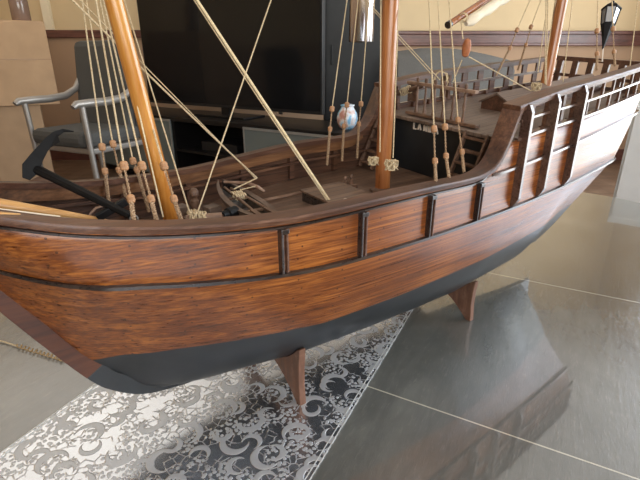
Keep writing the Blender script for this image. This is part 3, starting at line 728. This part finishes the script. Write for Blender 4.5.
# ------------------------------------------------------------ MAT
def mat_mat():
    t = NT('silver_damask_foil'); v = t.coord(rot=(0, 0, -math.radians(64.5)))
    def cells(scale, lx, ly, seed):
        m = t.n('ShaderNodeMapping'); t.l(v, m.inputs[0]); m.inputs['Location'].default_value = (lx, ly, 0)
        vo = t.n('ShaderNodeTexVoronoi'); t.l(m.outputs[0], vo.inputs['Vector']); vo.inputs['Scale'].default_value = scale; vo.inputs['Randomness'].default_value = .35; vo.voronoi_dimensions = '2D'
        return m.outputs[0], vo
    def crescent(scale, lx, ly, R, off):
        vec, vo = cells(scale, lx, ly, 0)
        sub = t.n('ShaderNodeVectorMath', operation='SUBTRACT'); t.l(vec, sub.inputs[0])
        t.l(vo.outputs['Position'], sub.inputs[1])
        ln1 = t.n('ShaderNodeVectorMath', operation='LENGTH'); t.l(sub.outputs[0], ln1.inputs[0])
        # rotate the bite by the cell's random colour
        sc = t.n('ShaderNodeSeparateColor'); t.l(vo.outputs['Color'], sc.inputs[0]); an = t.math('MULTIPLY', sc.outputs[0], 6.283)
        cb = t.n('ShaderNodeCombineXYZ'); t.l(t.math('MULTIPLY', t.math('COSINE', an), off), cb.inputs[0]); t.l(t.math('MULTIPLY', t.math('SINE', an), off), cb.inputs[1])
        s2 = t.n('ShaderNodeVectorMath', operation='SUBTRACT'); t.l(sub.outputs[0], s2.inputs[0]); t.l(cb.outputs[0], s2.inputs[1])
        ln2 = t.n('ShaderNodeVectorMath', operation='LENGTH'); t.l(s2.outputs[0], ln2.inputs[0])
        # z is constant on the sheet, remove it by using 2D length
        return ln1.outputs['Value'], ln2.outputs['Value'], sub.outputs[0]
    flat = t.n('ShaderNodeVectorMath', operation='MULTIPLY'); t.l(v, flat.inputs[0]); flat.inputs[1].default_value = (1, 1, 0); v = flat.outputs[0]
    a1, a2, _ = crescent(19, 0, 0, .018, .0060)
    c1 = t.math('MULTIPLY', t.rng(a1, .0175, .0165), t.rng(a2, .0138, .0146))
    b1, b2, _ = crescent(24, .37, .21, .012, .0042)
    c2 = t.math('MULTIPLY', t.rng(b1, .0125, .0115), t.rng(b2, .0092, .0100))
    # clustered petals
    vo = t.n('ShaderNodeTexVoronoi'); vo.voronoi_dimensions = '2D'; t.l(v, vo.inputs['Vector']); vo.inputs['Scale'].default_value = 185
    big = t.noise(v, 26, 2, .5); mask = t.rng(big, .50, .53)
    pn = t.noise(v, 420, 3, .6)
    petals = t.math('MULTIPLY', mask, t.rng(t.math('ADD', vo.outputs['Distance'], t.math('MULTIPLY', pn, .5)), .68, .6))
    vl = t.n('ShaderNodeTexVoronoi', feature='DISTANCE_TO_EDGE'); vl.voronoi_dimensions = '2D'; t.l(v, vl.inputs['Vector']); vl.inputs['Scale'].default_value = 95
    vein = t.math('MULTIPLY', t.rng(vl.outputs['Distance'], .08, .03), t.rng(big, .42, .46)); vein = t.math('MULTIPLY', vein, t.rng(big, .56, .5))
    pat = t.math('MAXIMUM', t.math('MAXIMUM', c1, c2), t.math('MAXIMUM', petals, t.math('MULTIPLY', vein, .6)), clamp=True)
    col = t.mix(pat, (.76, .79, .84), (.60, .62, .65))
    rg = t.math('ADD', .22, t.math('MULTIPLY', pat, .14))
    t.set(Base_Color=col, Roughness=rg, Metallic=t.math('SUBTRACT', .97, t.math('MULTIPLY', pat, .55)))
    nz = t.noise(v, 600, 3); h = t.math('ADD', t.math('MULTIPLY', pat, 1.0), t.math('MULTIPLY', t.math('MULTIPLY', nz, pat), .8)); t.bump(h, .55, .0008)
    return t.mat
mA = on_z(320, 465); mB = on_z(412, 312); mC = on_z(0, 454); mD = on_z(97, 383)
dr = (mB - mA).normalized(); dl = (mD - mC).normalized()
c4 = [mA - dr * .35, mA + dr * .45, mC + dl * .62, mC - dl * .2]
# keep the far end square and short of the open table beyond the ship
mb = MB(); mb.add([(p.x, p.y, 0) for p in c4] + [(p.x, p.y, MATZ) for p in c4], [(3, 2, 1, 0), (4, 5, 6, 7), (0, 1, 5, 4), (1, 2, 6, 5), (2, 3, 7, 6), (3, 0, 4, 7)])
ms = mb.build('table_runner', mat_mat(), None, loc=(0, 0, TZ + .0002)); tag(ms, 'silver damask patterned foil table runner under the bow of the ship', 'table runner')
for a, b in ((c4[0], c4[1]), (c4[3], c4[2])):
    mb = MB(); inw = (Vector((c4[2].x, c4[2].y, 0)) - Vector((c4[1].x, c4[1].y, 0))).normalized() * (1 if a == c4[0] else -1)
    for o_ in (.0008, .0055): mb.bar((a.x + inw.x * o_, a.y + inw.y * o_, MATZ + .0002), (b.x + inw.x * o_, b.y + inw.y * o_, MATZ + .0002), .0009, .0006)
    mb.build('hem_line', plain('pale_hem', (.75, .75, .72), .3, .3), ms)
# frayed cord on the table under the bow
mb = MB(); pts = [on_z(x_, y_) + Vector((0, 0, TZ + .0025)) for x_, y_ in ((-40, 335), (-15, 339), (4, 343), (18, 347.5))]; mb.tube(pts, .0012, 6)
cdn = mb.build('frayed_cord', M['rope'], None, smooth=True); tag(cdn, 'thin beige cord with a frayed lashed end lying on the bare table below the bow', 'cord')
mb = MB(); a = on_z(18, 347.5) + Vector((0, 0, TZ + .0035)); b = on_z(64, 361.5) + Vector((0, 0, TZ + .0035)); coil(mb, a, b - a, (b - a).length, .0024, 12, .0010, .0006)
for i in range(10):
    p = a.lerp(b, .5 + i * .055); mb.tube([p, p + Vector((random.uniform(-.004, .006), random.uniform(-.006, .002), random.uniform(-.001, .001)))], .0004, 4)
mb.build('cord_lashing', rope_mat('tan_frayed_rope', (.25, .15, .06), (.5, .34, .17)), cdn, smooth=True)

# ------------------------------------------------------------ ROOM
def wallmat(name, col, rough=.85, spec=.3):
    t = NT(name); n = t.noise(t.coord(), 2.5, 4); n2 = t.noise(t.coord(), 160, 2)
    t.set(Base_Color=t.ramp(n, [(.3, tuple(c * .94 for c in col)), (.7, tuple(min(1, c * 1.05) for c in col))]), Roughness=rough, Specular_IOR_Level=spec); t.bump(n2, .08, .002); return t.mat
W_UP = wallmat('warm_cream_wall_paint', (.66, .50, .30)); W_LO = wallmat('tan_lower_wall_paint', (.40, .26, .165)); CEIL = wallmat('white_ceiling_paint', (.8, .78, .74))
RAILM = wood('reddish_brown_rail_wood', (.055, .02, .015), (.12, .045, .035), (.18, .07, .05), .35, (3, 60, 60), coat=.2)
X0, X1, Y0, Y1, ZT = -3.2, 2.9, -2.4, 4.3, 2.5
ZR = on_y(300, 38, 4.3).z + TZ
def struct(name, mb, mats, **kw):
    o = mb.build(name, mats, None, **kw); o['kind'] = 'structure'; return o
mb = MB(); mb.box(((X0 + X1) / 2, (Y0 + Y1) / 2, -.05), (X1 - X0 + .4, Y1 - Y0 + .4, .1)); 
struct('floor', mb, wood('brown_floor_boards', (.08, .045, .03), (.16, .1, .065), (.25, .17, .11), .35, (2, 20, 20), planks=(0, .12, .03)))
mb = MB(); mb.box(((X0 + X1) / 2, (Y0 + Y1) / 2, ZT + .05), (X1 - X0 + .4, Y1 - Y0 + .4, .1)); struct('ceiling', mb, CEIL)
mb = MB(); mb.box(((X0 + X1) / 2, Y1 + .05, (ZR + ZT) / 2), (X1 - X0 + .2, .1, ZT - ZR), mi=0); mb.box(((X0 + X1) / 2, Y1 + .05, ZR / 2), (X1 - X0 + .2, .1, ZR), mi=1)
struct('wall_back', mb, [W_UP, W_LO])
mb = MB(); mb.box((X0 - .05, (Y0 + Y1) / 2, (ZR + ZT) / 2), (.1, Y1 - Y0, ZT - ZR), mi=0); mb.box((X0 - .05, (Y0 + Y1) / 2, ZR / 2), (.1, Y1 - Y0, ZR), mi=1)
struct('wall_left', mb, [W_UP, W_LO])
def holed(name, fixed, axis, a0, a1, h0, h1, wa0, wa1, wz0, wz1, mats):
    mb = MB()
    def seg(b0, b1, z0, z1):
        if axis == 'y': mb.box((fixed, (b0 + b1) / 2, (z0 + z1) / 2), (.1, b1 - b0, z1 - z0))
        else: mb.box(((b0 + b1) / 2, fixed, (z0 + z1) / 2), (b1 - b0, .1, z1 - z0))
    seg(a0, wa0, h0, h1); seg(wa1, a1, h0, h1); seg(wa0, wa1, h0, wz0); seg(wa0, wa1, wz1, h1); return struct(name, mb, mats)
RW = (.1, 3.3, .03, 2.2); FWn = (-.6, 2.2, .9, 2.35)
holed('wall_right', X1 + .05, 'y', Y0, Y1, 0, ZT, RW[0], RW[1], RW[2], RW[3], [W_UP])
holed('wall_front', Y0 - .05, 'x', X0, X1, 0, ZT, FWn[0], FWn[1], FWn[2], FWn[3], [W_UP])
WHITE = plain('white_window_paint', (.8, .8, .78), .4, noise=.03)
def glass():
    t = NT('window_glass'); t.set(Base_Color=(1, 1, 1, 1), Roughness=.0, Transmission_Weight=1.0, IOR=1.02); return t.mat
GL = glass()
def window(name, fixed, axis, a0, a1, z0, z1):
    root = bpy.data.objects.new(name, None); COL.objects.link(root); root['kind'] = 'structure'
    mb = MB()
    def bar(b0, b1, c0, c1, d=.06):
        if axis == 'y': mb.box((fixed, (b0 + b1) / 2, (c0 + c1) / 2), (d, b1 - b0, c1 - c0))
        else: mb.box(((b0 + b1) / 2, fixed, (c0 + c1) / 2), (b1 - b0, d, c1 - c0))
    w = .05; bar(a0, a0 + w, z0, z1); bar(a1 - w, a1, z0, z1); bar(a0, a1, z0, z0 + w); bar(a0, a1, z1 - w, z1); bar((a0 + a1) / 2 - .03, (a0 + a1) / 2 + .03, z0, z1)
    mb.build('window_frame', WHITE, root)
    return root
window('door_1', X1 + .05, 'y', *RW); window('window_1', Y0 - .05, 'x', *FWn)
# chair rail on the back wall: slim on the left, deep on the right
za, zb = on_y(90, 38, Y1).z + TZ, on_y(90, 30, Y1).z + TZ; xm = on_y(250, 30, Y1).x
mb = MB(); mb.box(((X0 + xm) / 2, Y1 - .012, (za + zb) / 2), (xm - X0, .024, zb - za)); struct('trim_1', mb, RAILM, bevel=.006)
za, zb = on_y(480, 46, Y1).z + TZ, on_y(480, 31, Y1).z + TZ
mb = MB(); mb.box(((X1 + xm) / 2, Y1 - .016, (za + zb) / 2), (X1 - xm, .032, zb - za)); mb.box(((X1 + xm) / 2, Y1 - .026, zb - .015), (X1 - xm, .052, .03)); mb.box(((X1 + xm) / 2, Y1 - .022, za + .012), (X1 - xm, .044, .024)); struct('trim_2', mb, RAILM, bevel=.006)
a = on_y(44, 20, Y1 - .02); b = on_y(52, 20, Y1 - .02); z0 = on_y(90, 30, Y1).z + TZ
mb = MB(); mb.box(((a.x + b.x) / 2, Y1 - .015, (z0 + ZT) / 2), (b.x - a.x, .03, ZT - z0)); struct('trim_3', mb, plain('pale_cream_trim_paint', (.85, .74, .55), .5, noise=.03))
for nm, c, sz in (('baseboard_back', ((X0 + X1) / 2, Y1 - .01, .05), (X1 - X0, .02, .1)), ('baseboard_left', (X0 + .01, (Y0 + Y1) / 2, .05), (.02, Y1 - Y0 - .05, .1))):
    mb = MB(); mb.box(c, sz); struct(nm, mb, RAILM)

# ------------------------------------------------------------ furniture behind
def up(p): return Vector((p.x, p.y, p.z + TZ))
# media console at an angle
CZ = .5
pL = up(on_z(97, 109.5, CZ - TZ)); pR = up(on_z(352, 134, CZ - TZ)); pL.z = pR.z = 0
ca = math.atan2(pR.y - pL.y, pR.x - pL.x); CL = (pR - pL).length
BLK = plain('black_lacquer', (.010, .009, .009), .4, noise=.2, Specular_IOR_Level=.3); BLM = plain('matte_black_plastic', (.014, .014, .015), .5, noise=.2)
SIL = plain('brushed_silver_metal', (.6, .6, .6), .3, .9, noise=.06); GLS = plain('grey_green_door_glass', (.17, .20, .195), .16, noise=.1, scale=4)
con = empty('media_console', pL, ca); tag(con, 'black media console with grey glass doors below the television', 'tv stand')
def part(name, boxes, mat, par, bevel=0, smooth=False):
    mb = MB()
    for bx in boxes: mb.box(*bx)
    return mb.build(name, mat, par, bevel=bevel)
DD = .42
fr = lambda u: ((on_z(u, 109.5 + (u - 97) * .096, CZ - TZ) - Vector((pL.x, pL.y, 0))).to_2d()).length
xa, xb = fr(172), fr(243)
part('console_top', [((CL / 2, DD / 2, CZ - .015), (CL + .02, DD + .02, .03))], BLK, con, .003)
part('console_body', [((.01, DD / 2, .25), (.02, DD, .47)), ((CL - .01, DD / 2, .25), (.02, DD, .47)), ((CL / 2, DD / 2, .04), (CL, DD, .04)), ((CL / 2, DD - .01, .25), (CL, .02, .47)), ((xa, DD / 2, .25), (.02, DD, .43)), ((xb, DD / 2, .25), (.02, DD, .43)), ((xa / 2 + xb / 2, DD / 2, .27), (xb - xa, DD, .015))], BLK, con)
for q0, q1 in ((.01, xa - .01), (xb + .01, CL - .01)):
    d = part('console_door', [(((q0 + q1) / 2, -.008, .27), (q1 - q0, .008, .40))], GLS, con, .001)
    part('door_frame', [(((q0 + q1) / 2, -.010, .475), (q1 - q0, .014, .014)), ((q1 - .006, -.010, .27), (.010, .013, .4)), ((q0 + .006, -.010, .27), (.010, .013, .4))], plain('pale_aluminium', (.42, .43, .42), .35, .5), d)
def cpt(x, y, z): return pL + Vector((math.cos(ca) * x - math.sin(ca) * y, math.sin(ca) * x + math.cos(ca) * y, z))
bx_ = part('media_player', [((0, 0, .03), (.34, .2, .06))], BLM, None, .003); bx_.location = cpt((xa + xb) / 2 + .02, .18, .2778); bx_.rotation_euler.z = ca; tag(bx_, 'flat black media player on the open shelf of the console', 'media player')
# television
def on_con(u, v, back):       # point of the upright plane standing "back" behind the console front
    n = Vector((-math.sin(ca), math.cos(ca), 0)); o = cpt(0, back, 0); r = ray(u, v); e = EYE + Vector((0, 0, TZ)); k = (o - e).dot(n) / r.dot(n); return e + r * k
c0 = on_con(141, 40, .2); c1 = on_con(322, 60, .2); tw = (c1 - c0).to_2d().length; tvx = (c0 - pL).to_2d().length
tv = empty('television', cpt((c0 - pL).to_2d().dot(Vector((math.cos(ca), math.sin(ca)))) + tw / 2, .2, CZ), ca); tag(tv, 'large black flat television standing on the console', 'television')
th = tw * .58
part('tv_body', [((0, .02, .06 + th / 2), (tw, .035, th))], BLM, tv, .004)
scr = NT('dark_glossy_screen'); scr.set(Base_Color=(.010, .010, .011, 1), Roughness=.12, Specular_IOR_Level=.25)
part('screen', [((0, .0, .065 + th / 2), (tw - .025, .004, th - .03))], scr.mat, tv)
part('tv_stand', [((0, .03, .008), (.5, .22, .014)), ((0, .03, .04), (.08, .04, .07))], BLK, tv, .003)
# things on the console
p = up(on_z(224, 106, CZ - TZ)); o = part('cable_box', [((0, 0, .011), (.30, .16, .022))], plain('dull_silver_plastic', (.35, .36, .37), .35, .3), None, .004); o.location = (p.x, p.y, CZ + .0002); o.rotation_euler.z = ca
tag(o, 'flat silver box lying on the console top in front of the television', 'set top box')
part('front_panel', [((0, -.0805, .011), (.29, .002, .014))], BLM, o)
p = up(on_z(281, 114, CZ - TZ)); mb = MB(); mb.lathe([(.017, 0), (.018, .002), (.018, .05), (.015, .053)], 18); o = mb.build('small_canister', SIL, None, smooth=True, loc=(p.x, p.y, CZ + .0002)); tag(o, 'small silver canister on the console top below the screen', 'canister')
p = up(on_z(347, 129, CZ - TZ)); mb = MB(); mb.lathe([(.03, 0), (.046, .012), (.056, .035), (.060, .06), (.054, .09), (.04, .112), (.034, .126)], 24)
t = NT('blue_white_pink_glaze'); n = t.noise(t.coord(), 14, 3, .5, .5); t.set(Base_Color=t.ramp(n, [(.36, (.55, .25, .2)), (.44, (.75, .6, .55)), (.5, (.8, .85, .9)), (.58, (.25, .55, .8)), (.7, (.5, .75, .9))]), Roughness=.25)
o = mb.build('painted_vase', t.mat, None, smooth=True, loc=(p.x, p.y, CZ + .0002)); tag(o, 'rounded glazed vase in light blue, white and pink at the right end of the console', 'vase')
mb = MB(); mb.lathe([(.036, .126), (.04, .128), (.04, .134), (.02, .138)], 24); mb.build('vase_lid', t.mat, o, smooth=True)
# tall black cabinet right of the television
q0 = up(on_y(324, 60, 3.2)); q1 = up(on_y(393, 60, 3.2)); o = empty('tall_black_cabinet', ((q0.x + q1.x) / 2, 3.38, 0)); tag(o, 'tall narrow black cabinet standing right of the television', 'cabinet')
w = q1.x - q0.x; part('cabinet_body', [((0, 0, .9), (w, .34, 1.8))], BLM, o, .005); part('cabinet_door', [((0, -.176, .9), (w - .02, .012, 1.76))], BLK, o, .003); part('door_handle', [((-w / 2 + .05, -.19, .9), (.012, .014, .12))], BLK, o, .003)
# hanging metal cylinder lamp
p = up(on_y(361, 42, 2.1)); o = empty('pendant_lamp', (p.x, p.y, p.z)); tag(o, 'polished silver cylinder lamp hanging in front of the black cabinet', 'pendant lamp')
mb = MB(); mb.lathe([(.044, .004), (.050, 0), (.051, .002), (.051, .30), (.03, .315), (.006, .32)], 32); mb.build('lamp_shade', plain('polished_chrome', (.75, .73, .74), .16, 1.0, noise=.03), o, smooth=True)
mb = MB(); mb.tube([(0, 0, .32), (0, 0, ZT - p.z - .02)], .003, 8); mb.build('lamp_cord', BLM, o); mb = MB(); mb.lathe([(.05, ZT - p.z - .025), (.055, ZT - p.z)], 20); mb.build('ceiling_rose', SIL, o, smooth=True)
# armchair
GREY = plain('dark_grey_cushion_fabric', (.075, .073, .068), .85, noise=.12, scale=200, bump=.2); ALU = plain('brushed_aluminium_tube', (.36, .33, .30), .4, .6, noise=.08)
c0 = up(on_z(24, 101, .225)); c0.z = 0; c1 = up(on_z(67, 104.5, .225)); c1.z = 0
fa = math.atan2(c1.y - c0.y, c1.x - c0.x) * .8; cw = .42
ch = empty('armchair', (c0.x, c0.y, 0), fa); tag(ch, 'metal armchair with dark grey cushions standing behind the bow of the ship', 'chair')
AH = TZ + .225
for x_ in (0, cw):
    mb = MB(); mb.tube([(x_, 0, AH - .012), (x_, .02, 0)], .014, 12); mb.build('leg', ALU, ch, smooth=True)
    mb = MB(); mb.tube([(x_, .34, AH + .06), (x_, .44, 0)], .014, 12); mb.build('leg', ALU, ch, smooth=True)
    mb = MB(); pts = [(x_, -.05, AH - .012), (x_, -.03, AH), (x_, .06, AH + .002), (x_, .14, AH + .002), (x_, .24, AH + .012), (x_, .31, AH + .045), (x_, .35, AH + .10), (x_, .37, AH + .17)]
    mb.tube(pts, [.012, .018, .02, .02, .019, .017, .015, .013], 12); mb.build('armrest', ALU, ch, smooth=True)
part('seat_frame', [((cw / 2, .20, .445), (cw, .38, .03))], ALU, ch, .008)
part('seat', [((cw / 2, .17, .50), (cw - .03, .38, .08))], GREY, ch, .03)
mb = MB(); mb.box((0, 0, 0), (cw - .02, .08, .50)); o = mb.build('backrest', GREY, ch, bevel=.035); o.location = (cw / 2 - .03, .36, .72); o.rotation_euler.x = -.12
# cardboard boxes
CARD = plain('brown_cardboard', (.52, .34, .20), .85, noise=.08, scale=8, bump=.1); CARD2 = plain('darker_brown_cardboard', (.45, .30, .18), .85, noise=.08, scale=8)
TAPE = plain('tan_packing_tape', (.42, .25, .13), .35)
BY = 3.25; pr = up(on_y(44, 22, BY)); pb = up(on_y(54, 104, BY)); zt_, zb_ = pr.z, pb.z; BR = math.radians(30)
def bat(x, y, z): return Vector((pr.x + math.cos(BR) * x - math.sin(BR) * y, BY + math.sin(BR) * x + math.cos(BR) * y, z))
o = empty('cardboard_box', bat(0, 0, zb_), BR); tag(o, 'big plain cardboard box on top of another box at the far left', 'box', 'cardboard boxes on the left')
hgt = zt_ - zb_; part('box_body', [((-.5, .25, hgt / 2), (1.0, .5, hgt))], CARD, o, .004); part('box_tape', [((-.5, -.0015, hgt * .56), (1.0, .0015, .006))], TAPE, o); part('box_flap', [((-.26, .25, hgt + .003), (.50, .49, .005)), ((-.76, .25, hgt + .003), (.48, .49, .005))], CARD, o)
o = empty('cardboard_box', bat(-.12, .02, 0), BR); tag(o, 'tall cardboard box under the big box at the far left, standing on the floor', 'box', 'cardboard boxes on the left')
part('box_body', [((-.4, .23, (zb_ - .001) / 2), (.8, .44, zb_ - .001))], CARD2, o, .004); part('box_tape', [((-.35, -.0015, zb_ / 2), (.06, .0015, zb_ - .01))], TAPE, o)
# leaning cardboard sheet and a low dark crate
p = up(on_y(28, 18, 2.5)); mb = MB(); mb.lathe([(.05, 0), (.055, .01), (.055, .20), (.035, .23), (.035, .26)], 20)
o = mb.build('glass_jar', plain('brownish_tinted_glass', (.33, .22, .17), .12, 0, Transmission_Weight=.3), None, smooth=True, loc=bat(-.12, .12, zt_ + .0065)); tag(o, 'brown tinted glass jar standing on the upper cardboard box', 'jar')
mb = MB(); mb.lathe([(.037, .255), (.04, .262), (.04, .285), (.036, .29)], 20); mb.build('jar_lid', BLM, o, smooth=True)
o = part('white_board', [((0, 0, .2), (.28, .02, .4))], plain('off_white_board', (.8, .76, .66), .6), None, .002); o.location = bat(-.44, .2, zt_ + .0065); tag(o, 'off white board standing upright on the upper cardboard box behind the jar', 'board')
p = up(on_y(2, 188, 2.1)); o = part('storage_crate', [((0, 0, .09), (.3, .4, .18))], plain('dark_green_plastic', (.03, .04, .03), .5), None, .01); o.location = (p.x - .06, 1.95, 0); tag(o, 'low dark green crate on the floor in front of the cardboard boxes', 'crate')
# grey sofa beyond the stern
SOF = plain('blue_grey_sofa_fabric', (.125, .118, .108), .8, noise=.1, scale=150, bump=.2)
a = up(on_y(398, 50, 2.75)); b = up(on_y(514, 56, 2.75)); w = b.x - a.x
sf = empty('sofa', (a.x + w / 2, 2.75, 0)); tag(sf, 'blue grey sofa standing behind the stern half of the ship', 'sofa')
mb = MB(); rings = []
zt2 = up(on_y(430, 48, 2.75)).z
for i in range(17):
    q = -1 + i / 8; z = zt2 - .05 * max(0, q + .2) ** 1.5 - .04 * max(0, -q - .6); rings.append([(q * w / 2, -.06, .25), (q * w / 2, .12, .25), (q * w / 2, .14, z - .05), (q * w / 2, .09, z), (q * w / 2, .02, z), (q * w / 2, -.04, z - .05)])
mb.sweep(rings); mb.build('sofa_back', SOF, sf, smooth=True, angle=60)
part('sofa_seat', [((0, -.38, .28), (w - .2, .62, .32))], SOF, sf, .05)
for sx in (-1, 1): part('sofa_arm', [((sx * (w / 2 - .06), -.36, .32), (.14, .72, .55))], SOF, sf, .05)
# white cabinet on the right
p = up(on_y(625, 150, 1.98)); wc_ = empty('white_cabinet', (p.x + .38, 1.98 + .02, 0), math.radians(-36)); tag(wc_, 'plain white cabinet standing beyond the far end of the table', 'cabinet')
WH = plain('satin_white_paint', (.72, .73, .72), .4, noise=.03)
part('cabinet_body', [((0, 0, .36), (.60, .44, .72))], WH, wc_, .004); part('cabinet_door', [((.0, -.226, .36), (.58, .012, .66))], WH, wc_, .002); part('door_knob', [((.22, -.24, .45), (.02, .02, .02))], SIL, wc_, .004)
# ------------------------------------------------------------ light
w = bpy.data.worlds.new('world'); scn.world = w; w.use_nodes = True; bg = w.node_tree.nodes['Background']
sk = w.node_tree.nodes.new('ShaderNodeTexSky'); sk.sky_type = 'NISHITA'; sk.sun_disc = False; sk.sun_elevation = math.radians(40); w.node_tree.links.new(sk.outputs[0], bg.inputs[0]); bg.inputs[1].default_value = .35
def area(name, loc, rot, sx, sy, power, col=(1, 1, 1)):
    l = bpy.data.lights.new(name, 'AREA'); l.shape = 'RECTANGLE'; l.size = sx; l.size_y = sy; l.energy = power; l.color = col
    o = bpy.data.objects.new(name, l); COL.objects.link(o); o.location = loc; o.rotation_euler = rot; return o
area('window_daylight_right', (X1 + .12, (RW[0] + RW[1]) / 2, (RW[2] + RW[3]) / 2), (0, math.radians(90), 0), RW[3] - RW[2], RW[1] - RW[0], 92, (.93, .97, 1))
area('window_daylight_front', ((FWn[0] + FWn[1]) / 2, Y0 - .12, (FWn[2] + FWn[3]) / 2), (math.radians(90), 0, 0), FWn[1] - FWn[0], FWn[3] - FWn[2], 55, (1, .95, .88))
area('added_ceiling_fill', (-1.9, 2.7, 1.7), (math.radians(180), 0, 0), 1.8, 1.8, 17, (1, .98, .95))  # unseen fill added to brighten the ceiling that the runner mirrors, not a fixture
vs = scn.view_settings; vs.view_transform = 'Standard'; vs.look = 'None'; vs.gamma = 1; vs.use_curve_mapping = False; vs.exposure = 0.52
